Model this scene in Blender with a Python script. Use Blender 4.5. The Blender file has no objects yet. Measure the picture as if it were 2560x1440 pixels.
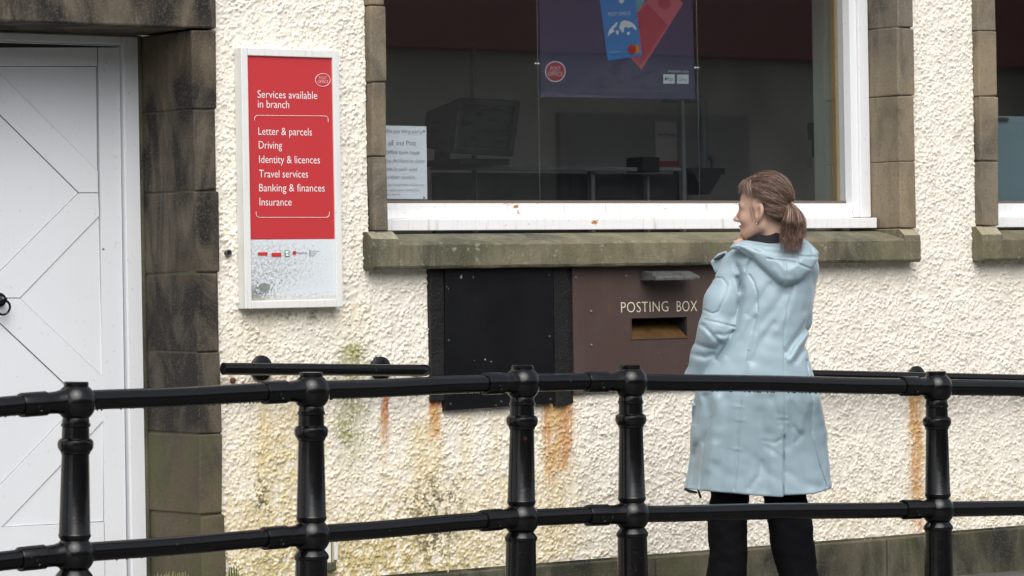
import bpy, math, random
import numpy as np
from mathutils import Vector, Matrix
random.seed(7); rng = np.random.default_rng(11)
D = bpy.data; scene = bpy.context.scene; COL = scene.collection
# ------------------------------------------------------------------ camera
CAM = np.array([-8.154, -11.004, 1.3274]); FPX = 8533.0
YAW, PITCH, ROLL = [math.radians(a) for a in (36.54, -0.087, -0.972)]
FW = np.array([math.sin(YAW)*math.cos(PITCH), math.cos(YAW)*math.cos(PITCH), math.sin(PITCH)])
_r = np.array([math.cos(YAW), -math.sin(YAW), 0.0]); _u = np.cross(_r, FW)
RT = math.cos(ROLL)*_r + math.sin(ROLL)*_u; UP = math.cos(ROLL)*_u - math.sin(ROLL)*_r
cam = D.objects.new('camera', D.cameras.new('camera')); COL.objects.link(cam); scene.camera = cam
cam.data.sensor_width = 36; cam.data.lens = FPX/2560*36; cam.data.clip_end = 400
cam.matrix_world = Matrix(((RT[0], UP[0], -FW[0], CAM[0]), (RT[1], UP[1], -FW[1], CAM[1]), (RT[2], UP[2], -FW[2], CAM[2]), (0, 0, 0, 1)))
cam.data.dof.use_dof = True; cam.data.dof.focus_distance = 13.0; cam.data.dof.aperture_fstop = 9.0
# ------------------------------------------------------------------ sky, sun, exposure
SUN_EL, SUN_AZ = math.radians(50), math.radians(208)      # overcast: a wide soft sun behind the camera
w = D.worlds.new('World'); scene.world = w; w.use_nodes = True
nt = w.node_tree; bg = nt.nodes['Background']; sky = nt.nodes.new('ShaderNodeTexSky')
sky.sky_type = 'NISHITA'; sky.sun_disc = False; sky.sun_elevation = SUN_EL; sky.sun_rotation = SUN_AZ
sky.dust_density = 4.0; sky.ozone_density = 1.0; sky.air_density = 1.0
hs = nt.nodes.new('ShaderNodeHueSaturation'); hs.inputs['Saturation'].default_value = 0.45
nt.links.new(sky.outputs[0], hs.inputs['Color']); nt.links.new(hs.outputs[0], bg.inputs[0]); bg.inputs[1].default_value = 0.12
sl = D.lights.new('sun', 'SUN'); sl.energy = 1.15; sl.angle = math.radians(60); sl.color = (1.0, 0.98, 0.95)
so = D.objects.new('sun', sl); COL.objects.link(so)
sdir = Vector((math.sin(SUN_AZ)*math.cos(SUN_EL), math.cos(SUN_AZ)*math.cos(SUN_EL), math.sin(SUN_EL)))
so.rotation_euler = sdir.to_track_quat('Z', 'Y').to_euler(); so.location = (0, -6, 8)
scene.view_settings.view_transform = 'Standard'; scene.view_settings.look = 'None'
scene.view_settings.exposure = 0.74; scene.view_settings.gamma = 1.0
scene.cycles.use_denoising = True
# ------------------------------------------------------------------ pixel -> place
def ray(px, py): return FW + RT*(px-1280)/FPX - UP*(py-720)/FPX
def at(px, py, Y=0.0):
    q = ray(px, py); return CAM + q*((Y-CAM[1])/q[1])
def XZ(px, py, Y=0.0):
    p = at(px, py, Y); return float(p[0]), float(p[2])
def atd(px, py, depth): return CAM + ray(px, py)*depth
# ------------------------------------------------------------------ materials
def srgb(r, g, b):
    return tuple(((c/255/12.92) if c/255 <= .04045 else ((c/255+.055)/1.055)**2.4) for c in (r, g, b))
class Mat:
    def __init__(s, name, col, rough=.6, spec=.4, metal=0, coat=0):
        s.m = D.materials.new(name); s.m.use_nodes = True; s.n = s.m.node_tree.nodes; s.l = s.m.node_tree.links
        s.b = s.n['Principled BSDF']; s.set('Base Color', (*col, 1)); s.set('Roughness', rough)
        s.set('Specular IOR Level', spec); s.set('Metallic', metal); s.set('Coat Weight', coat)
        s.col = None; s.tc = s.n.new('ShaderNodeTexCoord'); s.base = (*col, 1)
    def set(s, k, v): s.b.inputs[k].default_value = v
    def noise(s, scale, detail=4, rough=.55, stretch=(1, 1, 1), kind='noise', dist=0):
        mp = s.n.new('ShaderNodeMapping'); mp.inputs['Scale'].default_value = stretch
        s.l.new(s.tc.outputs['Object'], mp.inputs[0])
        t = s.n.new('ShaderNodeTexNoise' if kind == 'noise' else 'ShaderNodeTexVoronoi')
        t.inputs['Scale'].default_value = scale
        if kind == 'noise':
            t.inputs['Detail'].default_value = detail; t.inputs['Roughness'].default_value = rough; t.inputs['Distortion'].default_value = dist
        s.l.new(mp.outputs[0], t.inputs['Vector']); return t.outputs[0]
    def ramp(s, src, stops):
        r = s.n.new('ShaderNodeValToRGB'); e = r.color_ramp.elements
        while len(e) < len(stops): e.new(0.5)
        for k, (p, c) in enumerate(stops):
            e[k].position = p; e[k].color = (*c, 1) if len(c) == 3 else c
        s.l.new(src, r.inputs[0]); return r.outputs[0]
    def mask(s, src, a, b):
        m = s.n.new('ShaderNodeMapRange'); m.inputs[1].default_value = a; m.inputs[2].default_value = b; m.clamp = True
        s.l.new(src, m.inputs[0]); return m.outputs[0]
    def mul(s, a, b):
        m = s.n.new('ShaderNodeMath'); m.operation = 'MULTIPLY'
        for i, x in enumerate((a, b)):
            if isinstance(x, (int, float)): m.inputs[i].default_value = x
            else: s.l.new(x, m.inputs[i])
        return m.outputs[0]
    def over(s, fac, col, mode='MIX'):
        m = s.n.new('ShaderNodeMix'); m.data_type = 'RGBA'; m.blend_type = mode
        if isinstance(fac, (int, float)): m.inputs[0].default_value = fac
        else: s.l.new(fac, m.inputs[0])
        if s.col is None: m.inputs[6].default_value = s.base
        else: s.l.new(s.col, m.inputs[6])
        if isinstance(col, tuple): m.inputs[7].default_value = (*col[:3], 1)
        else: s.l.new(col, m.inputs[7])
        s.col = m.outputs[2]; s.l.new(s.col, s.b.inputs['Base Color']); return s
    def attr(s, name='Col'):
        a = s.n.new('ShaderNodeAttribute'); a.attribute_name = name; s.col = a.outputs['Color']
        s.l.new(s.col, s.b.inputs['Base Color']); return s
    def island(s):
        g = s.n.new('ShaderNodeNewGeometry'); return g.outputs['Random Per Island']
    def coord(s, axis):
        sp = s.n.new('ShaderNodeSeparateXYZ'); s.l.new(s.tc.outputs['Object'], sp.inputs[0]); return sp.outputs[axis]
    def rough(s, src, a, b):
        m = s.n.new('ShaderNodeMapRange'); m.inputs[3].default_value = a; m.inputs[4].default_value = b
        s.l.new(src, m.inputs[0]); s.l.new(m.outputs[0], s.b.inputs['Roughness']); return s
    def bump(s, src, strength=.3, dist=.01):
        b = s.n.new('ShaderNodeBump'); b.inputs['Strength'].default_value = strength; b.inputs['Distance'].default_value = dist
        s.l.new(src, b.inputs['Height'])
        if getattr(s, '_b', None): s.l.new(s._b, b.inputs['Normal'])
        s._b = b.outputs[0]; s.l.new(s._b, s.b.inputs['Normal']); return s
M = {}
# roughcast: colour attribute carries the stains, geometry carries the lumps
m = Mat('cream_roughcast', (.7, .66, .57), .75, .35).attr(); m.bump(m.noise(260, 3), .25, .003); M['harl'] = m.m
def stone(name, a, b, soot, soot_amt, green=None, bumpd=.004):
    m = Mat(name, a, .78, .35)
    m.over(m.mask(m.noise(5, 6, .6, (1, 1, .6)), .35, .68), b)
    m.over(m.mul(m.mask(m.island(), 0, 1), .6), tuple(c*.62 for c in a))
    m.over(m.mul(m.mask(m.noise(2.6, 6, .6, (1.9, 1.9, .75), dist=.8), .46-.04*(soot_amt > .9), .58-.02*(soot_amt > .9)), soot_amt), soot); m.over(m.mul(m.mask(m.noise(7, 4, .6, (2.2, 2.2, .35)), .55, .68), soot_amt*.7), soot)
    m.over(m.mul(m.mask(m.noise(1.7, 3), .48, .62), .45), (a[0]*1.35, a[1]*1.22, a[2]*1.05))
    if green: m.over(m.mul(m.mask(m.noise(4, 5, .65), .42, .68), green[1]), green[0])
    m.over(m.mul(m.mask(m.noise(140, 3), .52, .75), .35), tuple(c*1.7 for c in a))
    m.over(m.mul(m.mask(m.noise(90, 4), .56, .7), .5), tuple(c*.4 for c in a))
    m.bump(m.noise(60, 6, .65), .5, bumpd); m.bump(m.noise(9, 4), .4, .012)
    return m
M['door_stone'] = stone('sooty_sandstone', (.140, .118, .086), (.066, .056, .042), (.012, .011, .010), .98).m
m = stone('mossy_sandstone', (.125, .100, .072), (.070, .057, .042), (.02, .018, .016), .6)
m.over(m.mul(m.mask(m.noise(7, 6, .7), .40, .62), .75), (.075, .085, .035)); M['door_stone_low'] = m.m
M['win_stone'] = stone('brown_sandstone', (.235, .198, .14), (.125, .115, .094), (.035, .034, .033), .7).m
m = stone('weathered_sill_stone', (.175, .162, .112), (.095, .088, .06), (.035, .033, .026), .75, ((.11, .112, .055), .55))
m.over(m.mul(m.mask(m.noise(38, 4, .7), .60, .72), .7), (.36, .36, .30)); M['sill_stone'] = m.m
M['sill_top'] = stone('lit_sill_top', (.34, .32, .24), (.24, .22, .155), (.07, .065, .04), .5, ((.15, .15, .07), .5)).m  # sill stone made paler: overhead light on the slope painted into the colour
m = stone('plinth_concrete', (.125, .118, .085), (.06, .057, .038), (.016, .016, .013), .95, ((.085, .088, .035), .5)); M['plinth'] = m.m
def paint(name, col, dirt=(.25, .18, .1), amt=.35, streak=True, rough=.42):
    m = Mat(name, col, rough, .45)
    if streak: m.over(m.mul(m.mask(m.noise(6, 4, .6, (9, 9, .5)), .53, .72), amt), dirt)
    m.over(m.mul(m.mask(m.noise(45, 5, .7), .63, .72), .5), (.3, .27, .22))
    m.bump(m.noise(30, 4, .6, (1, 1, .4)), .25, .002); return m
m = paint('white_door_paint', (.71, .735, .765), (.5, .5, .5), .05)
m.over(m.mul(m.mask(m.noise(1.3, 3), .45, .75), .35), (.64, .665, .695)); m.over(m.mask(m.noise(26, 2, .5), .79, .81), (.22, .10, .04)); M['door_white'] = m.m
M['frame_white'] = paint('white_window_paint', (.76, .78, .80), (.50, .40, .28), .10).m
m = paint('stained_white_paint', (.78, .79, .80), (.5, .42, .32), .25)
m.over(m.mul(m.mask(m.noise(14, 3, .6, (3.5, 3.5, .25)), .62, .74), .45), (.32, .25, .18)); m.over(m.mask(m.noise(9, 4, .6, (1, 1, 2)), .66, .70), (.42, .17, .04)); M['sill_white'] = m.m
M['sign_white'] = paint('white_sign_frame', (.72, .73, .71), (.4, .38, .3), .25).m
m = Mat('black_gloss_paint', (.0025, .0025, .0028), .2, .38); m.rough(m.noise(14, 4), .10, .26)
m.over(m.mul(m.mask(m.noise(70, 3, .7), .69, .74), .6), (.09, .09, .09)); m.over(m.mul(m.mask(m.noise(11, 5, .7), .68, .73), .8), (.05, .02, .01))
m.bump(m.noise(55, 4, .6), .16, .0025); m.bump(m.noise(9, 3), .15, .006); M['black'] = m.m
m = Mat('black_pitted_metal', (.0065, .006, .006), .5, .35); m.bump(m.noise(60, 6, .7), .9, .006)
m.over(m.mask(m.noise(110, 4, .7), .66, .74), (.16, .15, .14)); m.over(m.mul(m.mask(m.noise(12, 4), .5, .7), .5), (.02, .018, .02)); M['black_rough'] = m.m
m = Mat('black_sheet_metal', (.0042, .0043, .0052), .38, .3); m.over(m.mask(m.noise(2.5, 4), .45, .75), (.009, .0092, .0115))
m.rough(m.noise(4, 4), .25, .55); m.over(m.mask(m.noise(32, 3, .6), .73, .76), (.3, .3, .3)); m.bump(m.noise(4, 3), .3, .02); M['black_sheet'] = m.m
m = Mat('brown_box_paint', (.070, .045, .038), .42, .42); m.over(m.mul(m.mask(m.noise(3, 5, .65, (1, 1, .6)), .42, .72), .6), (.100, .080, .074))
m.over(m.mul(m.mask(m.noise(60, 4, .7), .66, .74), .5), (.22, .19, .18)); m.over(m.mul(m.mask(m.noise(5, 4, .7, (4, 4, .6)), .64, .74), .5), (.12, .06, .035)); m.bump(m.noise(30, 4), .2, .003); M['box_brown'] = m.m
m = Mat('galvanised_hood', (.085, .088, .083), .45, .45); m.over(m.mask(m.noise(40, 5), .45, .65), (.042, .042, .038)); M['hood_metal'] = m.m
m = Mat('bronze_chute', (.17, .095, .035), .4, .5, .4); m.over(m.mask(m.noise(20, 4), .4, .7), (.08, .045, .02)); M['bronze'] = m.m
M['dark'] = Mat('dark_cavity', (.012, .011, .01), .8).m
M['rivet'] = Mat('dull_rivet_metal', (.16, .13, .125), .4, .5, .3).m
M['rust'] = Mat('rusty_steel', (.16, .06, .025), .8).m
M['text_cream'] = Mat('cream_lettering', (.72, .66, .50), .6).m
M['text_white'] = Mat('white_print', (.78, .78, .78), .5).m
M['ink'] = Mat('dark_pen_ink', (.035, .04, .05), .6).m
m = Mat('red_sign_print', (.50, .036, .042), .4, .4); m.over(m.mul(m.mask(m.noise(3, 4), .4, .7), .3), (.42, .045, .05)); M['red'] = m.m
M['sign_lower'] = Mat('white_panel_with_mould', (.7, .73, .75), .45).attr().m
m = Mat('poster_navy', (.082, .078, .145), .35, .5); m.over(m.mul(m.mask(m.noise(4, 4), .42, .7), .5), (.105, .10, .165)); M['navy'] = m.m
for k, c in dict(card_blue=(.06, .27, .66), card_pink=(.66, .16, .20), card_rose=(.52, .08, .11), card_teal=(.16, .42, .50), roundel=(.50, .035, .07),
                 orange=(.75, .28, .03), logo_red=(.55, .03, .03), mark_red=(.55, .04, .03), green=(.02, .17, .08), grey_print=(.2, .2, .24), paper=(.80, .86, .92), paper_dim=(.26, .24, .23),
                 pale_green=(.34, .38, .34), mustard=(.34, .24, .11), slate_dark=(.10, .105, .11), slate_blue=(.16, .235, .265), inner_wall=(.62, .60, .54), inner_dark=(.06, .064, .068), rail_grey=(.27, .285, .295),
                 pipe_white=(.30, .32, .335), case=(.022, .022, .022), screen=(.010, .010, .011), red_plastic=(.30, .02, .02), maroon=(.22, .04, .05), brown_floor=(.16, .14, .12), pot=(.4, .32, .2), putty=(.13, .105, .085)).items():
    M[k] = Mat(k, c, .5).m
g = D.materials.new('window_glass'); g.use_nodes = True; n = g.node_tree.nodes; n.clear(); L = g.node_tree.links
o_ = n.new('ShaderNodeOutputMaterial'); mx = n.new('ShaderNodeMixShader'); tr = n.new('ShaderNodeBsdfTransparent'); gl = n.new('ShaderNodeBsdfGlossy'); fr = n.new('ShaderNodeLayerWeight'); pw = n.new('ShaderNodeMath'); pw.operation = 'POWER'; pw.inputs[1].default_value = 4.0; ma = n.new('ShaderNodeMath'); ma.operation = 'MULTIPLY_ADD'; ma.inputs[1].default_value = .9; ma.inputs[2].default_value = .12
tr.inputs[0].default_value = (.94, .95, .95, 1); gl.inputs['Roughness'].default_value = 0.0; fr.inputs[0].default_value = .5
L.new(fr.outputs['Facing'], pw.inputs[0]); L.new(pw.outputs[0], ma.inputs[0]); L.new(ma.outputs[0], mx.inputs[0]); L.new(tr.outputs[0], mx.inputs[1]); L.new(gl.outputs[0], mx.inputs[2]); L.new(mx.outputs[0], o_.inputs[0]); M['glass'] = g
g = D.materials.new('clear_acrylic'); g.use_nodes = True; n = g.node_tree.nodes; n.clear(); L = g.node_tree.links
o_ = n.new('ShaderNodeOutputMaterial'); mx = n.new('ShaderNodeMixShader'); tr = n.new('ShaderNodeBsdfTransparent'); gl = n.new('ShaderNodeBsdfGlossy')
tr.inputs[0].default_value = (.9, .92, .92, 1); gl.inputs['Roughness'].default_value = .12; mx.inputs[0].default_value = .06
L.new(tr.outputs[0], mx.inputs[1]); L.new(gl.outputs[0], mx.inputs[2]); L.new(mx.outputs[0], o_.inputs[0]); M['acrylic'] = g
M['drop'] = Mat('dark_water_drop', (.006, .006, .007), .04, .5).m
m = Mat('pale_blue_softshell', (.295, .395, .445), .40, .45); m.set('Sheen Weight', .25); m.set('Sheen Roughness', .4)
m.over(m.mul(m.mask(m.noise(7, 4), .4, .7), .35), (.265, .365, .415)); m.bump(m.noise(420, 2), .10, .001); M['coat'] = m.m
M['coat_zip'] = Mat('black_zip_tape', (.012, .012, .014), .5).m
m = Mat('black_cotton', (.0045, .0045, .0058), .9, .12); M['trousers'] = m.m
m = Mat('dark_fleece', (.022, .021, .024), .95, .2); m.bump(m.noise(300, 3), .8, .004); M['fleece'] = m.m
m = Mat('skin', (.50, .33, .25), .5, .4); m.set('Subsurface Weight', .12); m.set('Subsurface Radius', (.01, .004, .002)); m.set('Subsurface Scale', .4)
m.over(m.mul(m.mask(m.noise(30, 4), .4, .7), .35), (.50, .275, .205)); m.bump(m.noise(240, 3), .15, .001); M['skin'] = m.m
M['lips'] = Mat('lips', (.30, .115, .10), .4).m
M['eye'] = Mat('eye', (.25, .24, .22), .1).m
m = Mat('brown_hair', (.1, .06, .045), .42, .5)
r_ = m.ramp(m.island(), [(0, (.040, .022, .016)), (.45, (.115, .066, .046)), (.8, (.225, .138, .098)), (1, (.50, .37, .29))]); m.over(1.0, r_)
m.set('Anisotropic', .5); M['hair'] = m.m
M['hair_base'] = Mat('brown_hair_under', (.06, .038, .03), .6).m
M['hair_tie'] = Mat('black_elastic', (.008, .007, .007), .7).m
M['steel'] = Mat('bright_steel', (.6, .6, .6), .25, .5, 1).m
m = Mat('wet_paving', (.10, .098, .09), .45, .45); m.over(m.mask(m.noise(3, 5), .4, .65), (.06, .06, .055)); m.rough(m.noise(1.6, 4), .2, .7); m.bump(m.noise(80, 4), .4, .004); M['paving'] = m.m
m = Mat('street_stone', (.40, .38, .33), .85); m.over(m.mask(m.noise(1.2, 5), .42, .62), (.24, .22, .19)); m.over(m.mask(m.noise(5, 2, .4, (1, 1, 3)), .56, .6), (.30, .28, .24)); M['street_stone'] = m.m
M['grass'] = Mat('grass_blade', (.09, .13, .035), .6).m
M['dry_grass'] = Mat('dry_grass_blade', (.22, .21, .09), .7).m
# ------------------------------------------------------------------ mesh building
ORG = {}
class MB:
    def __init__(s): s.v = []; s.f = []; s.mi = []; s.n = 0
    def add(s, V, F, mi=0):
        V = np.asarray(V, float); s.v.append(V)
        for f in F: s.f.append([int(i)+s.n for i in f]); s.mi.append(mi)
        s.n += len(V); return s
    def box(s, a, b, mi=0, jit=0):
        (x0, y0, z0), (x1, y1, z1) = a, b
        V = np.array([(x0, y0, z0), (x1, y0, z0), (x1, y1, z0), (x0, y1, z0), (x0, y0, z1), (x1, y0, z1), (x1, y1, z1), (x0, y1, z1)], float)
        if jit: V += rng.normal(0, jit, V.shape)
        return s.add(V, [(0, 3, 2, 1), (4, 5, 6, 7), (0, 1, 5, 4), (1, 2, 6, 5), (2, 3, 7, 6), (3, 0, 4, 7)], mi)
    def prism(s, poly, y0, y1, mi=0):
        """poly: (x, z) outline, extruded from y0 (front) to y1"""
        p = np.array(poly, float); a = sum(p[i][0]*p[(i+1) % len(p)][1]-p[(i+1) % len(p)][0]*p[i][1] for i in range(len(p)))
        if a < 0: p = p[::-1]
        k = len(p); V = [(x, y0, z) for x, z in p]+[(x, y1, z) for x, z in p]
        F = [tuple(range(k)), tuple(range(2*k-1, k-1, -1))]+[(i, i+k, (i+1) % k+k, (i+1) % k) for i in range(k)]
        return s.add(V, F, mi)
    def prismx(s, poly, x0, x1, mi=0):
        """poly: (y, z) outline, extruded along x"""
        p = np.array(poly, float); a = sum(p[i][0]*p[(i+1) % len(p)][1]-p[(i+1) % len(p)][0]*p[i][1] for i in range(len(p)))
        if a < 0: p = p[::-1]
        k = len(p); V = [(x1, y, z) for y, z in p]+[(x0, y, z) for y, z in p]
        F = [tuple(range(k)), tuple(range(2*k-1, k-1, -1))]+[(i, i+k, (i+1) % k+k, (i+1) % k) for i in range(k)]
        return s.add(V, F, mi)
    def tube(s, pts, rad, seg=12, mi=0, cap=True, flat=1.0):
        pts = [np.array(p, float) for p in pts]; k = len(pts); rad = [rad]*k if isinstance(rad, (int, float)) else rad
        t0 = pts[1]-pts[0]; t0 /= np.linalg.norm(t0)
        a = np.array([0, 0, 1.]) if abs(t0[2]) < .9 else np.array([1., 0, 0]); nrm = np.cross(t0, a); nrm /= np.linalg.norm(nrm)
        V = []
        for i in range(k):
            t = pts[min(i+1, k-1)]-pts[max(i-1, 0)]; t = t/(np.linalg.norm(t)+1e-12)
            nrm = nrm-t*(nrm@t); nrm /= np.linalg.norm(nrm)+1e-12; b = np.cross(t, nrm)
            for j in range(seg):
                an = 2*math.pi*j/seg; V.append(pts[i]+rad[i]*(math.cos(an)*nrm+flat*math.sin(an)*b))
        F = [(i*seg+j, i*seg+(j+1) % seg, (i+1)*seg+(j+1) % seg, (i+1)*seg+j) for i in range(k-1) for j in range(seg)]
        if cap: F += [tuple(range(seg-1, -1, -1)), tuple((k-1)*seg+j for j in range(seg))]
        return s.add(V, F, mi)
    def lathe(s, prof, p0, ax, seg=40, mi=0):
        """prof: (distance along ax from p0, radius)"""
        ax = np.array(ax, float); ax /= np.linalg.norm(ax); p0 = np.array(p0, float)
        return s.tube_axis([(p0+ax*d, r) for d, r in prof], ax, seg, mi)
    def tube_axis(s, pr, ax, seg, mi):
        a = np.array([0, 0, 1.]) if abs(ax[2]) < .9 else np.array([1., 0, 0]); n1 = np.cross(ax, a); n1 /= np.linalg.norm(n1); n2 = np.cross(ax, n1); V = []
        for c, r in pr:
            for j in range(seg):
                an = 2*math.pi*j/seg; V.append(c+r*(math.cos(an)*n1+math.sin(an)*n2))
        k = len(pr)
        F = [(i*seg+j, i*seg+(j+1) % seg, (i+1)*seg+(j+1) % seg, (i+1)*seg+j) for i in range(k-1) for j in range(seg)]
        F += [tuple(range(seg-1, -1, -1)), tuple((k-1)*seg+j for j in range(seg))]
        return s.add(V, F, mi)
    def ball(s, c, r, seg=10, mi=0, sq=(1, 1, 1)):
        c = np.array(c, float); V = []; rings = seg//2+1
        for i in range(1, rings):
            th = math.pi*i/rings
            for j in range(seg):
                an = 2*math.pi*j/seg; V.append(c+r*np.array([math.sin(th)*math.cos(an)*sq[0], math.sin(th)*math.sin(an)*sq[1], math.cos(th)*sq[2]]))
        V += [c+[0, 0, r*sq[2]], c-[0, 0, r*sq[2]]]; k = (rings-1)*seg
        F = [(i*seg+j, (i+1)*seg+j, (i+1)*seg+(j+1) % seg, i*seg+(j+1) % seg) for i in range(rings-2) for j in range(seg)]
        F += [(k, j, (j+1) % seg) for j in range(seg)]+[(k+1, (rings-2)*seg+(j+1) % seg, (rings-2)*seg+j) for j in range(seg)]
        return s.add(V, F, mi)
    def build(s, name, mats, parent=None, smooth=False, bevel=0, loc=None, angle=35):
        V = np.concatenate(s.v) if s.v else np.zeros((0, 3))
        return mesh_obj(name, V, s.f, mats, parent, smooth, bevel, loc, s.mi, angle)
def mesh_obj(name, V, F, mats, parent=None, smooth=False, bevel=0, loc=None, mi=None, angle=35):
    me = D.meshes.new(name); org = np.array(ORG[parent.name] if parent else (loc if loc is not None else (0, 0, 0)), float)
    me.from_pydata((np.asarray(V)-org).tolist(), [], F if isinstance(F, list) else F.tolist())
    mats = mats if isinstance(mats, (list, tuple)) else [mats]
    for q in mats: me.materials.append(M[q] if isinstance(q, str) else q)
    if mi is not None and any(mi): me.polygons.foreach_set('material_index', mi)
    if smooth: me.polygons.foreach_set('use_smooth', [True]*len(me.polygons))
    me.update()
    if smooth and angle < 180: me.set_sharp_from_angle(angle=math.radians(angle))
    o = D.objects.new(name, me); COL.objects.link(o); ORG[o.name] = org
    if parent: o.parent = parent
    else: o.location = org
    if bevel:
        b = o.modifiers.new('bevel', 'BEVEL'); b.width = bevel; b.segments = 2; b.limit_method = 'ANGLE'; b.angle_limit = math.radians(40)
    return o
def tag(o, label, cat, group=None, kind=None):
    if label: o['label'] = label
    if cat: o['category'] = cat
    if group: o['group'] = group
    if kind: o['kind'] = kind
    return o
def thing(name, label, cat, loc, group=None):
    o = D.objects.new(name, None); COL.objects.link(o); o.location = loc; o.empty_display_size = .1
    ORG[o.name] = np.array(loc, float); return tag(o, label, cat, group)
def text(name, s, px, py, w_px, mat, parent, Y=0.0, align='L', h_px=None, thick=.0008, shear=0, bold=0, spacing=1.0, jit=0, rot=None):
    """lettering standing on the plane y=Y; px, py: left end of the base line; w_px: its width; real flat print"""
    cu = D.curves.new('t', 'FONT'); cu.body = s; cu.size = 1; cu.shear = shear; cu.offset = bold; cu.space_character = spacing; cu.resolution_u = 3
    to = D.objects.new('t', cu); COL.objects.link(to); dg = bpy.context.evaluated_depsgraph_get()
    me = D.meshes.new_from_object(to.evaluated_get(dg)); D.objects.remove(to); D.curves.remove(cu)
    V = np.zeros(len(me.vertices)*3); me.vertices.foreach_get('co', V); V = V.reshape(-1, 3); F = [list(p.vertices) for p in me.polygons]; D.meshes.remove(me)
    if jit: V[:, 1] += jit*np.sin(V[:, 0]*2.3+len(s)); V[:, 0] += jit*.6*np.sin(V[:, 0]*5.1+1)
    x0, x1 = V[:, 0].min(), V[:, 0].max()
    A = np.array(XZ(px, py, Y)); Bx = XZ(px+w_px, py, Y)[0]; sx = (Bx-A[0])/(x1-x0)
    sz = sx if h_px is None else (XZ(px, py-h_px, Y)[1]-A[1])/.70
    P = np.stack([(V[:, 0]-x0)*sx, V[:, 1]*sz], 1)
    if rot is not None: c, q = math.cos(rot), math.sin(rot); P = P @ np.array([[c, q], [-q, c]])
    W = np.stack([A[0]+P[:, 0], np.full(len(P), Y), A[1]+P[:, 1]], 1)
    k = len(W)
    return mesh_obj(name, W, F, mat, parent)
def rectpx(a, b, Y): return XZ(*a, Y), XZ(*b, Y)
# ------------------------------------------------------------------ implicit surfaces (for the figure)
def smin(a, b, k):
    h = np.clip(.5+.5*(b-a)/k, 0, 1); return b+(a-b)*h-k*h*(1-h)
def smax(a, b, k): return -smin(-a, -b, k)
def surfnet(F, xs, ys, zs):
    xs, ys, zs = [np.asarray(q, float) for q in (xs, ys, zs)]
    nx, ny, nz = F.shape; S = np.zeros((nx-1, ny-1, nz-1, 3)); N = np.zeros((nx-1, ny-1, nz-1), np.int32); edges = []
    for ax in range(3):
        sl0 = [slice(None)]*3; sl1 = [slice(None)]*3; sl0[ax] = slice(0, -1); sl1[ax] = slice(1, None)
        a, b = F[tuple(sl0)], F[tuple(sl1)]; I = np.argwhere((a < 0) != (b < 0))
        fa = a[tuple(I.T)]; fb = b[tuple(I.T)]; t = fa/(fa-fb)
        P = np.stack([xs[I[:, 0]], ys[I[:, 1]], zs[I[:, 2]]], 1); g = (xs, ys, zs)[ax]; P[:, ax] += t*(g[I[:, ax]+1]-g[I[:, ax]])
        o1, o2 = [(1, 2), (2, 0), (0, 1)][ax]; edges.append((I, fa, ax, o1, o2))
        for d1 in (0, -1):
            for d2 in (0, -1):
                J = I.copy(); J[:, o1] += d1; J[:, o2] += d2
                ok = ((J >= 0) & (J < np.array(N.shape))).all(1)
                np.add.at(S, tuple(J[ok].T), P[ok]); np.add.at(N, tuple(J[ok].T), 1)
    idx = -np.ones(N.shape, np.int64); mk = N > 0; idx[mk] = np.arange(mk.sum()); V = S[mk]/N[mk][:, None]; Q = []
    for I, fa, ax, o1, o2 in edges:
        c = []
        for d1, d2 in ((-1, -1), (0, -1), (0, 0), (-1, 0)):
            J = I.copy(); J[:, o1] += d1; J[:, o2] += d2; ok = ((J >= 0) & (J < np.array(N.shape))).all(1)
            q = -np.ones(len(J), np.int64); q[ok] = idx[tuple(J[ok].T)]; c.append(q)
        q = np.stack(c, 1); q[fa >= 0] = q[fa >= 0][:, ::-1]; Q.append(q[(q >= 0).all(1)])
    return V, np.concatenate(Q)
def capsule(X, Y, Z, a, b, ra, rb):
    a = np.array(a, float); b = np.array(b, float); d = b-a; L = d@d
    t = np.clip(((X-a[0])*d[0]+(Y-a[1])*d[1]+(Z-a[2])*d[2])/L, 0, 1)
    return np.sqrt((X-a[0]-t*d[0])**2+(Y-a[1]-t*d[1])**2+(Z-a[2]-t*d[2])**2)-(ra+(rb-ra)*t)
def ellip(X, Y, Z, c, r):
    k = np.sqrt(((X-c[0])/r[0])**2+((Y-c[1])/r[1])**2+((Z-c[2])/r[2])**2); return (k-1)*min(r)
def poly2(U, W, P):
    """signed distance to a closed polygon (negative inside)"""
    d = np.full(np.broadcast(U, W).shape, 1e9); s = np.ones(d.shape); n = len(P)
    for i in range(n):
        a = P[i]; b = P[i-1]; ex, ey = b[0]-a[0], b[1]-a[1]; wx, wy = U-a[0], W-a[1]
        t = np.clip((wx*ex+wy*ey)/(ex*ex+ey*ey), 0, 1); d = np.minimum(d, (wx-ex*t)**2+(wy-ey*t)**2)
        c1 = W >= a[1]; c2 = W < b[1]; c3 = ex*wy > ey*wx
        s = np.where((c1 & c2 & c3) | (~c1 & ~c2 & ~c3), -s, s)
    return s*np.sqrt(d)
def linedist(U, W, P):
    d = np.full(np.broadcast(U, W).shape, 1e9)
    for a, b in zip(P[:-1], P[1:]):
        ex, ey = b[0]-a[0], b[1]-a[1]; wx, wy = U-a[0], W-a[1]; t = np.clip((wx*ex+wy*ey)/(ex*ex+ey*ey), 0, 1)
        d = np.minimum(d, np.hypot(wx-ex*t, wy-ey*t))
    return d
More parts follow.
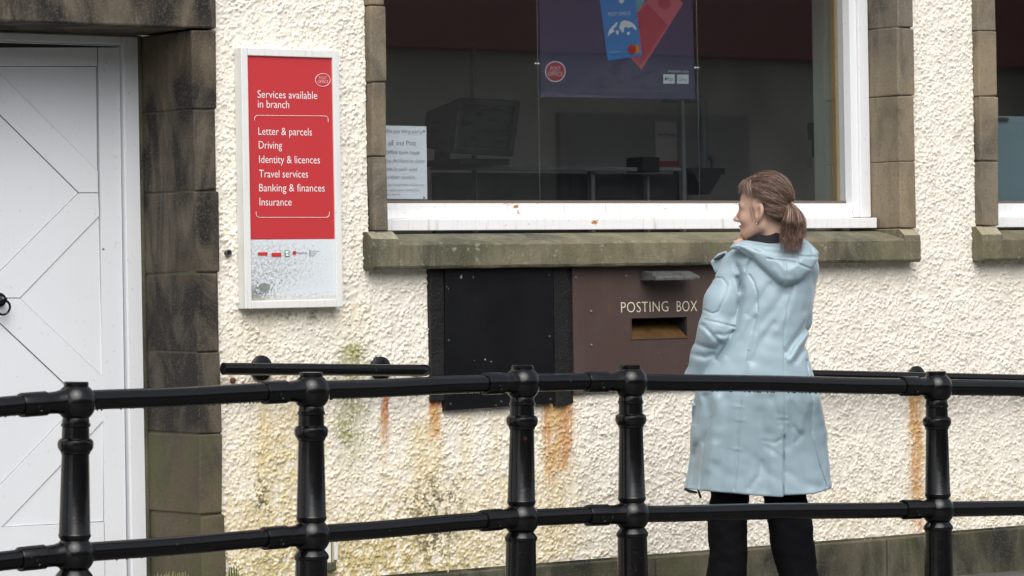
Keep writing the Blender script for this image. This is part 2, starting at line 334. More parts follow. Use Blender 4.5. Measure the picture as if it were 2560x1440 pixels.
# ------------------------------------------------------------------ noise on a grid
def fft_noise(n, m, cell, lo, hi, seed, ani=(1, 1)):
    r = np.random.default_rng(seed).normal(size=(n, m)); f = np.fft.rfft2(r)
    fx = np.fft.fftfreq(n, cell)[:, None]*ani[0]; fy = np.fft.rfftfreq(m, cell)[None]*ani[1]; k = np.hypot(fx, fy)
    f *= np.exp(-(k*lo)**2)*(1-np.exp(-(k*hi)**2)); q = np.fft.irfft2(f, (n, m)); return q/q.std()
# ================================================================== SETTING
b = MB(); b.box((-60, -40, -.3), (60, 60, 0)); tag(b.build('pavement', 'paving'), None, None, kind='structure')
# the street's other side (behind the camera, mirrored in the glass)
opp = thing('opposite_building', 'dark stone shop front across the street with maroon fascia, mirrored in the window glass', 'building', (4, -17, 0))
b = MB(); b.box((-22, -23, 0), (45, -17, 6.0)); b.build('wall', 'street_stone', opp)
b = MB(); b.box((3, -17.2, 3.72), (24, -16.8, 4.9)); b.build('fascia', 'maroon', opp, bevel=.01)
for x in (4.2, 8.4, 13.5, 18):
    b = MB(); b.box((x, -17.1, .9), (x+2.6, -16.93, 3.1)); f_ = b.build('window', 'hood_metal', opp)
    b = MB(); b.box((x+.12, -16.96, 1.0), (x+2.48, -16.915, 3.0)); b.build('pane', 'inner_dark', f_)
# ------------------------------------------------------------------ the building
B = thing('building', 'cream roughcast building front with brown stone door and window surrounds', 'building', (0, 0, 0))
OPEN = [(-3.05, -1.402, -1, 2.6), (-.694, 2.180, 1.40, 2.98), (2.578, 4.28, 1.40, 2.98), (.575, .905, 1.06, 1.20)]
def axis(segs):
    out = []
    for a, e, st in segs: out += list(np.arange(a, e-st*.4, st))
    return np.array(out+[segs[-1][1]])
XS = axis([(-5, -1.41, .03), (-1.41, 3.05, .0033), (3.05, 6, .016)]); ZS = axis([(-.02, .14, .02), (.14, 2.66, .0033), (2.66, 3.6, .06)])
CELL = .0033; n1 = fft_noise(3000, 1200, CELL, .0078, .0165, 3, (1, 1.12)); n2 = fft_noise(3000, 1200, CELL, .0038, .008, 5); n3 = fft_noise(3000, 1200, CELL, .10, .4, 8)
st1 = fft_noise(3000, 1200, CELL, .010, .05, 21, (1, 9)); sp1 = fft_noise(3000, 1200, CELL, .012, .05, 33); sp2 = fft_noise(3000, 1200, CELL, .05, .3, 34)
ix = np.round((XS+6)/CELL).astype(int) % 3000; iz = np.round((ZS+.1)/CELL).astype(int) % 1200
def smp(q): return q[np.ix_(ix, iz)]
GR_ = np.full((3000, 1200), .12)          # thrown stones under the paint, each a small dome
def throw(k, r0, r1, h0, h1, seed):
    r = np.random.default_rng(seed); cx = r.uniform(1300, 2995-8, k); cy = r.uniform(60, 880, k); ra = r.uniform(r0, r1, k)/CELL; hh = r.uniform(h0, h1, k); an = r.uniform(0, math.pi, k); el = r.uniform(.55, 1.0, k); tx = r.normal(0, .22, k); ty = r.normal(.08, .22, k)
    for i in range(k):
        R_ = int(ra[i])+2; x0, y0 = int(cx[i]), int(cy[i]); gx, gy = np.ogrid[x0-R_:x0+R_+1, y0-R_:y0+R_+1]; gx = (gx-cx[i])/ra[i]; gy = (gy-cy[i])/ra[i]
        c, q = math.cos(an[i]), math.sin(an[i]); d = (gx*c+gy*q)**2+((gy*c-gx*q)/el[i])**2; S_ = GR_[x0-R_:x0+R_+1, y0-R_:y0+R_+1]
        np.maximum(S_, np.where(d < 1, hh[i]*(np.sqrt(np.clip(1-d, 0, 1))*.8+.2)*(1+tx[i]*gx+ty[i]*gy), 0), out=S_)
throw(5000, .008, .013, .45, .95, 61); throw(78000, .0044, .0080, .35, 1.1, 62); throw(36000, .0028, .0045, .5, 1.1, 63)
_fx = np.fft.fftfreq(3000, CELL)[:, None]; _fy = np.fft.rfftfreq(1200, CELL)[None]; GR_ = np.fft.irfft2(np.fft.rfft2(GR_)*np.exp(-((_fx**2+_fy**2)*.0056**2)), (3000, 1200))
h = smp(GR_)*1.15+.16/(1+np.exp(-2.3*smp(n1)))+.05*smp(n2); hgt = .0066*h*(1+.22*np.clip(smp(sp2), -1.6, 1.6))
X2, Z2 = np.meshgrid(XS, ZS, indexing='ij')
crev = np.clip(1.25-h, .25, 1.1)
col = np.ones(X2.shape+(3,))*np.array([.79, .745, .65]); col *= (1+.035*np.clip(smp(n3), -2, 2))[..., None]
def stain(c, px, y0, y1, wpx, s, fade=1.0, soft=.25, wander=4):
    X0, Zt = XZ(px, y0); Zb = XZ(px, y1)[1]; wd = XZ(px+wpx, y0)[0]-X0
    t = (Zt-Z2)/(Zt-Zb); xx = X2-X0+.004*wander*np.sin(Z2*19+px)*.3
    a = np.exp(-(xx/(wd*(1+.25*np.clip(t, 0, 1))))**2)*np.clip(t/.03+1, 0, 1)*np.clip(1-t, 0, 1)**fade
    a *= np.clip(.8+.42*smp(st1), .1, 1.4)*(.45+.65*crev); a = (1-np.exp(-np.clip(a*s*(1.9 if c[0] == .44 else 1), 0, 9)))[..., None]*.97
    return col*(1-a)+np.array(c)*a
OR, YE, GR, DG = (.44, .12, .010), (.66, .52, .24), (.27, .27, .085), (.10, .10, .05)
for args in [(OR, 1404, 975, 1180, 15, 4, .5), (OR, 1370, 975, 1230, 10, 3.2, .6), (YE, 1385, 1000, 1440, 34, 1.2, .7), (OR, 1086, 985, 1100, 9, 3.6, .5), (YE, 1086, 1020, 1260, 16, .9), (OR, 2287, 955, 1350, 10, 3.4, .6), (YE, 2290, 965, 1380, 20, 1.1, .6),
             (OR, 961, 975, 1120, 7, 1.8, .6), (YE, 955, 1040, 1300, 9, .7), (GR, 876, 870, 1230, 26, 1.25, .8), (GR, 885, 860, 960, 12, 1.2), (YE, 655, 985, 1440, 15, 1.15, .3), (YE, 735, 985, 1400, 30, .6), (GR, 700, 1100, 1460, 40, .5, .3), (YE, 600, 1250, 1480, 40, .6, .2),
             (YE, 1055, 1060, 1400, 26, .9, .4), (YE, 1160, 1030, 1330, 14, .6), (YE, 1240, 1030, 1300, 20, .55), (YE, 640, 780, 1000, 60, .35), (YE, 870, 760, 900, 50, .4), (YE, 2110, 1230, 1420, 60, .3), (YE, 1230, 1200, 1440, 120, .5, .3)]:
    col = stain(*args)
def grime(c, px, py, rx, ry, s, th):
    global col
    X0, Z0 = XZ(px, py); wx = XZ(px+rx, py)[0]-X0; wz = Z0-XZ(px, py+ry)[1]
    a = np.exp(-((X2-X0)/wx)**2-((Z2-Z0)/wz)**2)*np.clip((smp(sp1)*.8+smp(sp2)*.7-th)*1.3, 0, 1)*(.2+crev); a = np.clip(a*s, 0, .93)[..., None]
    col = col*(1-a)+np.array(c)*a
grime(DG, 1080, 1330, 60, 100, .9, .2); grime(DG, 1000, 1380, 110, 60, .8, .3); grime(GR, 900, 1420, 320, 90, 1.0, -.7); grime(DG, 760, 1380, 200, 70, 1.0, .4)
grime(YE, 900, 1400, 420, 150, .6, -1.3); grime(YE, 700, 1150, 130, 170, .55, -1.0); grime(YE, 1050, 1250, 90, 200, .45, -.6); grime(YE, 1380, 1330, 90, 160, .4, -.8); grime(DG, 1085, 1330, 45, 60, 1.6, -.3); grime(DG, 1060, 1262, 60, 22, 1.3, .0); grime(DG, 655, 1255, 14, 30, 1.3, 0); grime(DG, 650, 1225, 25, 40, 1.1, .1); grime(DG, 1100, 1240, 60, 60, 1.0, .4); grime(GR, 878, 905, 30, 60, 1.0, -.5); grime(GR, 870, 1060, 40, 70, .8, -.3)
grime((.5, .46, .38), 1900, 1240, 700, 120, .5, -.3); grime(YE, 2400, 1270, 300, 60, .35, -.3); grime(DG, 740, 790, 110, 14, .7, .2)
base = np.zeros(X2.shape)
V = np.stack([X2, base-hgt, Z2], -1).reshape(-1, 3)
I, J = np.meshgrid(np.arange(len(XS)-1), np.arange(len(ZS)-1), indexing='ij')
xc = (XS[:-1]+XS[1:])/2; zc = (ZS[:-1]+ZS[1:])/2; keep = np.ones(I.shape, bool)
for x0, x1, z0, z1 in OPEN: keep &= ~(((xc > x0) & (xc < x1))[:, None] & ((zc > z0) & (zc < z1))[None])
a_ = (I*len(ZS)+J)[keep]; Q = np.stack([a_, a_+len(ZS), a_+len(ZS)+1, a_+1], 1)
used = np.zeros(len(V), bool); used[Q.ravel()] = True; remap = np.cumsum(used)-1
me = D.meshes.new('wall'); Vu = V[used]; Qu = remap[Q]; cu_ = col.reshape(-1, 3)[used]
core = MB()
for x0, x1, z0, z1 in [(-5, -3.05, -.05, 3.6), (-3.05, -1.402, 2.62, 3.6), (-1.402, -.70, -.05, 3.6), (-.70, 2.19, 2.98, 3.6), (-.70, .57, -.05, 1.40), (.91, 2.19, -.05, 1.40), (.57, .91, -.05, 1.05), (.57, .91, 1.21, 1.40), (2.19, 2.57, -.05, 3.6), (2.57, 4.28, -.05, 1.40), (2.57, 4.28, 2.98, 3.6), (4.28, 6, -.05, 3.6)]:
    core.box((x0, .004, z0), (x1, .40, z1))
Vc = np.concatenate(core.v); nV, nQ = len(Vu), len(Qu); FC = np.array(core.f)+nV
VV = np.concatenate([Vu, Vc]); QQ = np.concatenate([Qu, FC])
me.vertices.add(len(VV)); me.vertices.foreach_set('co', VV.astype(np.float32).ravel()); me.loops.add(QQ.size); me.loops.foreach_set('vertex_index', QQ.astype(np.int32).ravel())
me.polygons.add(len(QQ)); me.polygons.foreach_set('loop_start', np.arange(0, QQ.size, 4, dtype=np.int32)); me.polygons.foreach_set('use_smooth', np.r_[np.ones(nQ, bool), np.zeros(len(FC), bool)])
me.update(calc_edges=True); me.validate()
def set_col(me, c):
    at_ = me.color_attributes.new('Col', 'FLOAT_COLOR', 'POINT'); at_.data.foreach_set('color', np.concatenate([c, np.ones((len(c), 1))], 1).astype(np.float32).ravel())
set_col(me, np.concatenate([cu_, np.ones((len(Vc), 3))*.6])); me.materials.append(M['harl'])
o = D.objects.new('wall', me); COL.objects.link(o); o.parent = B; ORG[o.name] = np.zeros(3)
b = MB()
x = -1.40
while x < 6:
    x1 = min(x+random.uniform(.9, 1.5), 6); b.box((x, -.045, -.05), (x1-.004, .003, .187), jit=.0012); x = x1
b.build('plinth', 'plinth', B, bevel=.006)
b = MB(); b.box((-1.40, -.009, .180), (6, -.001, .196)); b.build('mortar_fillet', 'plinth', B)
# ---- doorway
YF = -.03
js = [XZ(510, y, YF)[1] for y in (72, 274, 478, 682, 880, 1085, 1287)]+[.17, -.05]
b = MB(); b2 = MB()
for k in range(len(js)-1):
    (b if k < 5 else b2).box((-1.4935, YF, js[k+1]+.003), (-1.388-.008*(k % 2 == 1)+random.uniform(-.004, .002), .40, js[k]-.003), jit=.0022)
b.build('door_jamb', 'door_stone', B, bevel=.006); b2.build('door_jamb', 'door_stone_low', B, bevel=.006)
b = MB()
for k in range(len(js)-1): b.box((-3.06, YF, js[k+1]+.003), (-2.955, .40, js[k]-.003), jit=.0022)
b.build('door_jamb', 'door_stone', B, bevel=.006)
b = MB(); b.box((-1.490, -.022, -.05), (-1.394, .39, 2.28)); b.build('mortar', 'door_stone_low', B)
b = MB(); b.box((-3.10, YF-.003, 2.301), (-1.384, .37, 2.63), jit=.002); b.build('lintel', 'door_stone', B, bevel=.008)
b = MB(); b.box((-2.953, .05, -.05), (-1.497, .6, .06)); b.build('doorstep', 'plinth', B, bevel=.01)
fr = MB(); fr.box((-1.571, .352, .062), (-1.4975, .42, 2.296)).box((-2.95, .352, .062), (-2.877, .42, 2.296)).box((-2.876, .353, 2.262), (-1.572, .42, 2.296))
frm = fr.build('door_frame', 'door_white', B, bevel=.006)
b = MB(); b.box((-1.505, .338, .06), (-1.494, .40, 2.299)).box((-2.95, .338, 2.293), (-1.506, .40, 2.300)); b.build('mortar', 'plinth', B, bevel=.003)
YD = .372
def dp(L, inset=.0015):
    p = np.array([XZ(x, y, YD) for x, y in L]); c = p.mean(0); out = []
    k = len(p); area = sum(p[i][0]*p[(i+1) % k][1]-p[(i+1) % k][0]*p[i][1] for i in range(k)); sg = 1 if area > 0 else -1
    for i in range(k):                                   # inset polygon
        a, q, e = p[i-1], p[i], p[(i+1) % k]; d1 = (q-a)/np.linalg.norm(q-a); d2 = (e-q)/np.linalg.norm(e-q)
        n1_ = np.array([-d1[1], d1[0]])*sg; n2_ = np.array([-d2[1], d2[0]])*sg; m_ = n1_+n2_; m_ /= max(np.linalg.norm(m_), 1e-6); out.append(q+m_*inset/max(m_@n1_, .35))
    return np.array(out)
XL = -120
BR = [[(-17, 166), (245, 427), (246, 482), (197, 482), (XL, 168)], [(197, 482), (246, 482), (249, 540), (50, 745), (-66, 745)],
      [(50, 745), (258, 942), (258.5, 1000), (205, 1000), (-66, 745)], [(205, 1000), (258.5, 1000), (259, 1052), (5, 1318), (-104, 1322)]]
PN = [[(-17, 166), (243, 166), (245, 427)], [(249, 540), (258, 942), (50, 745)], [(XL, 168), (197, 482), (-66, 745), (XL, 745)], [(259, 1052), (260, 1304), (5, 1318)], [(XL, 745), (-66, 745), (205, 1000), (-104, 1322), (XL, 1322)]]
ST = [[(244, 118), (299, 118), (317, 1438), (262, 1438)], [(XL, 118), (243, 118), (243, 166), (XL, 167)], [(XL, 1323), (260, 1304), (262, 1438), (XL, 1438)], [(-182, 118), (XL-1, 118), (XL-1, 1438), (-182, 1438)]]
XM = XZ(-182, 700, YD)[0]-.004
door = MB()
for L_, y in ((BR, .372), (PN, .377), (ST, .371)):
    for k, L0 in enumerate(L_):
        P = dp(L0)
        if L_ is ST and k != 1: lo = P[:, 1] < .45; P[lo, 1] = np.where(P[lo, 1] < XZ(0, 1400, YD)[1], .07, P[lo, 1])
        door.prism(P, y, .40); P2 = P.copy(); P2[:, 0] = 2*XM-P[:, 0]; P2[:, 0] = np.maximum(P2[:, 0], -2.874); door.prism(P2, y, .40)
dr = door.build('door', 'door_white', B, bevel=.0012)
b = MB(); b.box((-2.874, .401, .065), (-1.574, .425, 2.26)); b.build('door_backing', 'inner_dark', dr)
hx, hz = XZ(2, 752, .36); b = MB(); b.lathe([(0, .027), (.006, .026), (.010, .018), (.030, .012), (.040, .013), (.046, .006)], (hx, .372, hz+.004), (0, -1, 0), 24)
b.tube([(hx+.026*math.sin(t), .338+.006*math.cos(t), hz-.024-.026*math.cos(t+math.pi)*-1-.002) for t in np.linspace(0, 2*math.pi, 25)], .0045, 8); b.build('handle', 'black', dr, smooth=True)
# ---- windows
YS = -.04
def window(x0, x1, jambL, jambR, jz, nose_r, name_w='win_stone'):
    """x0/x1 reveal faces; jambL/jambR outer edges of the stone"""
    bl = MB(); br = MB()
    for k in range(len(jz)-1):
        bl.box((jambL+random.uniform(-.004, .003), YS, jz[k+1]+.002), (x0+random.uniform(-.003, .003), .26, jz[k]-.002), jit=.0018)
        br.box((x1+random.uniform(-.002, .002), YS, jz[k+1]+.002), (jambR+random.uniform(-.004, .004), .26, jz[k]-.002), jit=.0018)
    bl.build('window_jamb', name_w, B, bevel=.005); br.build('window_jamb', name_w, B, bevel=.005)
    bl = MB(); bl.box((jambL+.007, YS+.008, jz[-1]+.01), (x0-.006, .25, jz[0])); bl.build('mortar', 'sill_stone', B); bl = MB(); bl.box((x1+.006, YS+.008, jz[-1]+.01), (jambR-.007, .25, jz[0])); bl.build('mortar', 'sill_stone', B)
    bl = MB(); bl.box((jambL-.02, YS-.002, 2.93), (jambR+.02, .26, 3.15)); bl.build('lintel', name_w, B, bevel=.008)
    # stone sill: weathered slope between two raised stoolings
    zt, zf, zb = 1.528, 1.488, 1.388
    sl_ = MB(); npx = 60; xs_ = np.linspace(jambL+.095, jambR-.095, npx)
    prof = [(.26, zt+.006), (.10, zt), (-.060, zf+.004), (-.071, zf-.006), (-.073, zb+.012), (-.066, zb), (.26, zb)]; Vs = []
    for x_ in xs_:
        for k, (y_, z_) in enumerate(prof): Vs.append((x_, y_+(random.gauss(0, .0010) if 1 < k < 6 else 0), z_+(random.gauss(0, .0007) if 1 < k < 6 else 0)))
    kp = len(prof); sl_.add(Vs, [(i*kp+j, (i+1)*kp+j, (i+1)*kp+(j+1) % kp, i*kp+(j+1) % kp) for i in range(npx-1) for j in range(kp)]+[tuple(range(kp)), tuple(range(npx*kp-1, npx*kp-kp-1, -1))])
    for xa, xb in ((jambL-.03, jambL+.096), (jambR-.096, jambR-.004)):
        xm = xb-.03 if xa < x0 and xb < x0+.1 else xa+.03
        sl_.prismx([(.26, jz[-1]-.001), (-.03, jz[-1]-.001), (-.070, zf+.018), (-.074, zf-.01), (-.074, zb+.012), (-.068, zb+.001), (.26, zb+.001)], xa, xb)
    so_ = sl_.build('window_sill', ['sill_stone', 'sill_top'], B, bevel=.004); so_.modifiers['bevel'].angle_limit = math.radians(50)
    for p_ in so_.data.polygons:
        if p_.normal.z > .6: p_.material_index = 1  # upward faces take the paler stone with the top light painted in
    # timber window
    f = MB(); f.box((x0+.004, .155, 1.59), (x0+.10, .235, 2.925)).box((x1-.100, .155, 1.59), (x1-.004, .235, 2.925)).box((x0+.101, .157, 2.85), (x1-.101, .235, 2.925)).box((x0+.101, .157, 1.588), (x1-.101, .235, 1.650))
    f.box((x1-.062, .140, 1.59), (x1-.0045, .154, 2.92)).box((x0+.0045, .140, 1.59), (x0+.062, .154, 2.92))
    wf = f.build('window', 'frame_white', B, bevel=.003)
    f = MB(); f.box((x0+.006, .096, 1.541), (nose_r, .154, 1.5865)).box((x0+.101, .150, 1.588), (x1-.101, .1565, 1.6505)); f.build('sill', 'sill_white', wf, bevel=.003)
    f = MB(); f.box((x0+.102, .198, 1.651), (x1-.102, .203, 2.849)); f.build('pane', 'glass', wf)
    f = MB(); f.box((x1-.118, .236, 1.60), (x1-.010, .262, 2.93)); f.build('inner_lining', 'mustard', wf); f = MB(); f.box((x0+.01, .236, 1.60), (x0+.118, .262, 2.93)); f.build('inner_lining', 'mustard', wf)
    f = MB(); f.box((x0+.101, .196, 1.6505), (x1-.101, .210, 1.664)); f.build('putty', 'putty', wf)
    return wf
jzs = [2.929]+[XZ(940, y, YS)[1] for y in (14, 205, 391)]+[XZ(940, 578, YS)[1]]
window(-.621, 2.086, -.690, 2.181, jzs, 2.075)
jzs2 = [2.929]+[XZ(2470, y, YS)[1] for y in (77, 241, 403, 565)]
window(2.691, 4.17, 2.582, 4.27, jzs2, 4.16)
# ---- the room behind the glass
b = MB(); b.box((-1.3, 2.3, 0), (6, 2.4, 3.1)).box((-1.4, .41, 0), (-1.3, 2.3, 3.1)).box((6, .41, 0), (6.1, 2.3, 3.1)); b.build('room_wall', 'inner_wall', B)
b = MB(); b.box((-1.3, .41, .28), (6, 2.3, .32)); b.build('room_floor', 'brown_floor', B)
b = MB(); b.box((-1.3, .41, 2.98), (6, 2.3, 3.1)); b.build('room_ceiling', 'inner_dark', B)
def bar(px0, py0, px1, py1, Y, d=.03):
    (xa, za), (xb, zb) = XZ(px0, py0, Y), XZ(px1, py1, Y); return (min(xa, xb), Y, min(za, zb)), (max(xa, xb), Y+d, max(za, zb))
def slab(name, label, cat, px0, py0, px1, py1, Y, mat, d=.02, bevel=.003, group=None, zlow=None):
    a, c = bar(px0, py0, px1, py1, Y, d); a = list(a)
    if zlow is not None: a[2] = zlow
    m_ = MB(); m_.box(a, c); o = m_.build(name, mat, None, bevel=bevel, loc=((a[0]+c[0])/2, Y, a[2])); return tag(o, label, cat, group)
cf = thing('counter_frame', 'grey metal counter frame standing inside the dark shop window', 'counter', (*XZ(1300, 440, 1.3)[:1], 1.3, .32))
for (x0_, y0_, x1_, y1_) in [(1184, 115, 1195, 520), (1478, 428, 1489, 520), (1704, 250, 1717, 520), (1618, 440, 1625, 520)]:
    a, c = bar(x0_, y0_, x1_, y1_, 1.3, .03); m_ = MB(); m_.box((a[0], a[1], .321), c); m_.build('post', 'rail_grey', cf, bevel=.002)
for (x0_, y0_, x1_, y1_) in [(1085, 414, 1594, 428), (1630, 418, 1703, 427)]:
    a, c = bar(x0_, y0_, x1_, y1_, 1.26, .035); m_ = MB(); m_.box(a, c); m_.build('rail', 'rail_grey', cf, bevel=.002)
a, c = bar(1085, 431, 1720, 520, 1.37, .02); m_ = MB(); m_.box((a[0], a[1], .321), c); m_.build('front_panel', 'inner_dark', cf)
tv = thing('monitor', 'old dark box television on a bracket behind the glass', 'television', (*XZ(1222, 395, .95)[:1], .95, XZ(1222, 395, .95)[1]))
P4 = [XZ(*p, .95) for p in ((1150, 243), (1303, 250), (1284, 392), (1134, 384))]; I4 = [XZ(*p, .95) for p in ((1162, 262), (1290, 268), (1273, 374), (1148, 368))]
V8 = [(x_, .95, z_) for x_, z_ in P4]+[(x_, .95, z_) for x_, z_ in I4]+[(x_, .97, z_) for x_, z_ in I4]; c4 = np.mean(P4, 0)
V8 += [(c4[0]+(x_-c4[0])*.65, 1.28, c4[1]+(z_-c4[1])*.65) for x_, z_ in P4]
F8 = [(i, (i+1) % 4, 4+(i+1) % 4, 4+i)[::-1] for i in range(4)]+[(4+i, 4+(i+1) % 4, 8+(i+1) % 4, 8+i)[::-1] for i in range(4)]+[(i, 12+i, 12+(i+1) % 4, (i+1) % 4)[::-1] for i in range(4)]+[(12, 13, 14, 15)]
MB().add(V8, F8).build('case', 'case', tv, bevel=.006)
MB().add([(x_, .968, z_) for x_, z_ in I4]+[(x_, .969, z_) for x_, z_ in I4], [(3, 2, 1, 0), (4, 5, 6, 7)]).build('screen', 'screen', tv)
a, c = bar(1150, 396, 1275, 412, 1.0, .28); m_ = MB(); m_.box(a, c); m_.box((c4[0]-.03, 1.27, a[2]), (c4[0]+.03, 1.31, c4[1])); m_.build('bracket', 'case', tv, bevel=.003)
pp = thing('waste_pipe', 'white plastic waste pipe dropping into a hopper inside the window', 'pipe', (*XZ(1760, 430, 1.7)[:1], 1.7, XZ(1760, 430, 1.7)[1]))
def PX(px, py, Y): x_, z_ = XZ(px, py, Y); return (x_, Y, z_)
MB().tube([PX(1660, 246, 1.7), PX(1735, 247, 1.7), PX(1750, 250, 1.7), PX(1757, 260, 1.7), PX(1758, 275, 1.7), PX(1757, 428, 1.7)], .021, 14).tube([PX(1757, 280, 1.7), PX(1757, 286, 1.7)], .025, 14).tube([PX(1757, 308, 1.7), PX(1757, 312, 1.7)], .024, 14).tube([PX(1757, 383, 1.7), PX(1757, 388, 1.7)], .025, 14).build('pipe', 'pipe_white', pp, smooth=True, angle=40)
MB().tube([PX(1757, 385, 1.7), PX(1772, 388, 1.7), PX(1783, 397, 1.7), PX(1786, 412, 1.7), PX(1786, 425, 1.7)], .018, 12).build('branch', 'pipe_white', pp, smooth=True)
hp = [XZ(*p, 1.66) for p in ((1722, 419), (1806, 421), (1806, 435), (1798, 437), (1768, 486), (1752, 486), (1730, 437), (1722, 434))]; MB().prism(hp, 1.64, 1.78).build('hopper', 'slate_dark', pp, bevel=.003)
nb = slab('notice', 'pale printed notice fixed inside the shop, read from behind', 'notice', 1637, 304, 1697, 416, 1.34, 'paper_dim', .004, 0)
text('lettering', 'Opening times', 1690, 335, -46, 'case', nb, 1.336); o = MB(); o.box(*bar(1640, 402, 1697, 416, 1.335, .003)); o.build('red_band', 'maroon', nb)
slab('box', 'small dark box standing on the counter rail inside the window', 'box', 1606, 392, 1650, 430, 1.22, 'case', .12)
n2_ = slab('notice', 'dim sheet with faint print at the right inside the window, above the woman', 'notice', 2020, 306, 2072, 395, 1.0, 'case', .004, 0)
slab('door_strip', 'small upright white strip sign hanging inside the window near the pale green post', 'strip', 2019, 350, 2030, 420, .96, 'paper_dim', .004, 0)
MB().prism([XZ(*p, .40) for p in ((2066, 462), (2074, 462), (2076, 515), (2056, 515))], .40, .412).build('red_stand', 'red_plastic', None, loc=(XZ(2060, 515, .40)[0], .40, XZ(2060, 515, .40)[1])); tag(D.objects['red_stand'], 'red sloping stand just visible inside the window behind the woman', 'stand')
slab('pale_green_post', 'pale green square post just inside the right edge of the window', 'post', 2071, -140, 2106, 540, .30, 'pale_green', .12, .004, zlow=.32)
bb = thing('blue_board', 'pale blue grey board standing in the lower half of the right window', 'board', (*XZ(2560, 500, .262)[:1], .262, 1.6))
MB().box((2.8, .262, 1.62), (4.05, .28, XZ(2540, 291, .262)[1])).build('panel', 'slate_blue', bb, bevel=.002); MB().box(*bar(2497, 294, 2522, 302, .252, .009)).build('clip', 'case', bb)
# ------------------------------------------------------------------ notices in the window
nx1, nz1 = XZ(1065, 316, .212); nz0 = XZ(1065, 498, .212)[1]
no = MB(); gx = np.linspace(nx1-.21, nx1, 15); Vn = []
for k, x_ in enumerate(gx):
    for zz in (nz0, nz1): Vn.append((x_+.004*(zz-nz0), .212+.0015*math.sin(k*.7), zz+.018*(nx1-x_)*.3))
no.add(Vn+[(v[0], v[1]+.0004, v[2]) for v in Vn], [(2*i, 2*i+2, 2*i+3, 2*i+1) for i in range(14)]+[(30+2*i, 30+2*i+1, 30+2*i+3, 30+2*i+2) for i in range(14)])
no = tag(no.build('paper_notice', 'paper', None, smooth=True, loc=(nx1-.1, .212, nz0)), 'white handwritten closure notice taped inside the left edge of the window', 'notice')
for s_, a0, a1, bl, hh in [('We are very sorry.', 15, 640, 215, 11), ('oE and Post', 75, 525, 415, 12.5), ('Office have made', 30, 585, 557, 10), ('the decision to close', 20, 660, 697, 10), ('this branch until', 30, 545, 835, 10), ('further notice.', 15, 520, 965, 10), ('If you have parcels, currency etc', 30, 650, 1078, 6.2), ('to collect, please contact Post', 20, 585, 1167, 6.2), ('Office directly', 0, 265, 1235, 6)]:
    text('handwriting', s_, 960+a0/6.543, 300+bl/6.543-.5, (a1-a0)/6.543, 'ink', no, .2095, h_px=hh, shear=.06, jit=.045, bold=-.014)
for p in ((1060, 328), (1060, 494)):
    MB().ball(PX(*p, .211), .0042, 8, sq=(1, .4, 1)).build('pin', 'case', no, smooth=True)
YP = .275
po = thing('poster', 'large navy poster with bank cards hanging in the window on wires', 'poster', (*XZ(1545, 245, YP)[:1], YP, XZ(1545, 245, YP)[1]))
PB = [XZ(*p, YP) for p in ((1352, 242), (1738, 248))]; zt_ = 2.80
MB().prism([PB[0], PB[1], (PB[1][0]-.012, zt_), (PB[0][0]-.004, zt_)], YP, YP+.003).build('sheet', 'navy', po)
MB().prism([(PB[0][0]-.02, PB[0][1]+.02), (PB[1][0]+.014, PB[1][1]-.006), (PB[1][0]+.002, zt_), (PB[0][0]-.024, zt_)], YP-.012, YP-.008).build('cover', 'acrylic', po)
lay = [0]
def Zm(x_, y_): return XZ(1300+x_/2.6667, y_/2.6667, YP)
def flat(poly, mat, lvl, name='print', px=True):
    MB().prism([Zm(*p) for p in poly] if px else poly, YP-.0004*lvl, YP-.0004*lvl+.0002).build(name, mat, po)
def disc(cx, cy, rx, ry, mat, lvl): flat([(cx+rx*math.cos(t), cy+ry*math.sin(t)) for t in np.linspace(0, 2*math.pi, 40, endpoint=False)], mat, lvl)
flat([(740, 385), (810, 465), (1088, 22), (960, -100), (740, 100)], 'card_pink', 1, 'card'); flat([(748, 378), (806, 432), (983, 165), (850, 25), (760, 110)], 'card_rose', 2)
disc(962, 22, 42, 42, 'card_rose', 3); flat([(700, -60), (870, -60), (785, 80)], 'card_teal', 4, 'card')
flat([(583, 405), (812, 372), (758, -82), (520, -74)], 'card_blue', 5, 'card')
disc(674, -2, 18, 26, 'paper', 7)
for L_ in [[(582, 245), (590, 205), (610, 180), (640, 148), (650, 150), (640, 175), (620, 192), (627, 212), (602, 224)], [(635, 205), (656, 203), (655, 225), (645, 238)], [(668, 150), (690, 135), (730, 143), (760, 165), (777, 195), (768, 200), (750, 184), (735, 178), (720, 190), (702, 176), (690, 193), (692, 212), (680, 220), (668, 200), (658, 186)], [(710, 215), (731, 210), (728, 235), (712, 232)]]: flat(L_, 'paper', 7)
disc(742, 331, 28, 32, 'mark_red', 8); disc(773, 327, 25, 30, 'orange', 7)
disc(235, 477, 69, 70, 'paper', 2); disc(235, 477, 62, 63, 'roundel', 3)
def zt(s_, x0_, x1_, bl, mat, lvl, h_, rot=None): text('lettering', s_, 1300+x0_/2.6667, bl/2.6667, (x1_-x0_)/2.6667, mat, po, YP-.0004*lvl, h_px=h_/2.6667, rot=rot)
zt('POST', 203, 270, 472, 'text_white', 5, 30); zt('OFFICE', 186, 286, 506, 'text_white', 5, 30)
zt('POST OFFICE', 590, 736, 107, 'text_white', 8, 24, math.radians(4)); zt('Available with', 988, 1122, 482, 'text_white', 3, 20)
flat([(955, 496), (1030, 495), (1030, 557), (955, 557)], 'paper', 2); flat([(1047, 498), (1123, 497), (1123, 559), (1047, 558)], 'paper', 2)
zt('Pay', 980, 1022, 537, 'ink', 4, 24); zt('G', 1054, 1076, 540, 'grey_print', 4, 24); zt('Pay', 1079, 1114, 540, 'grey_print', 4, 22)
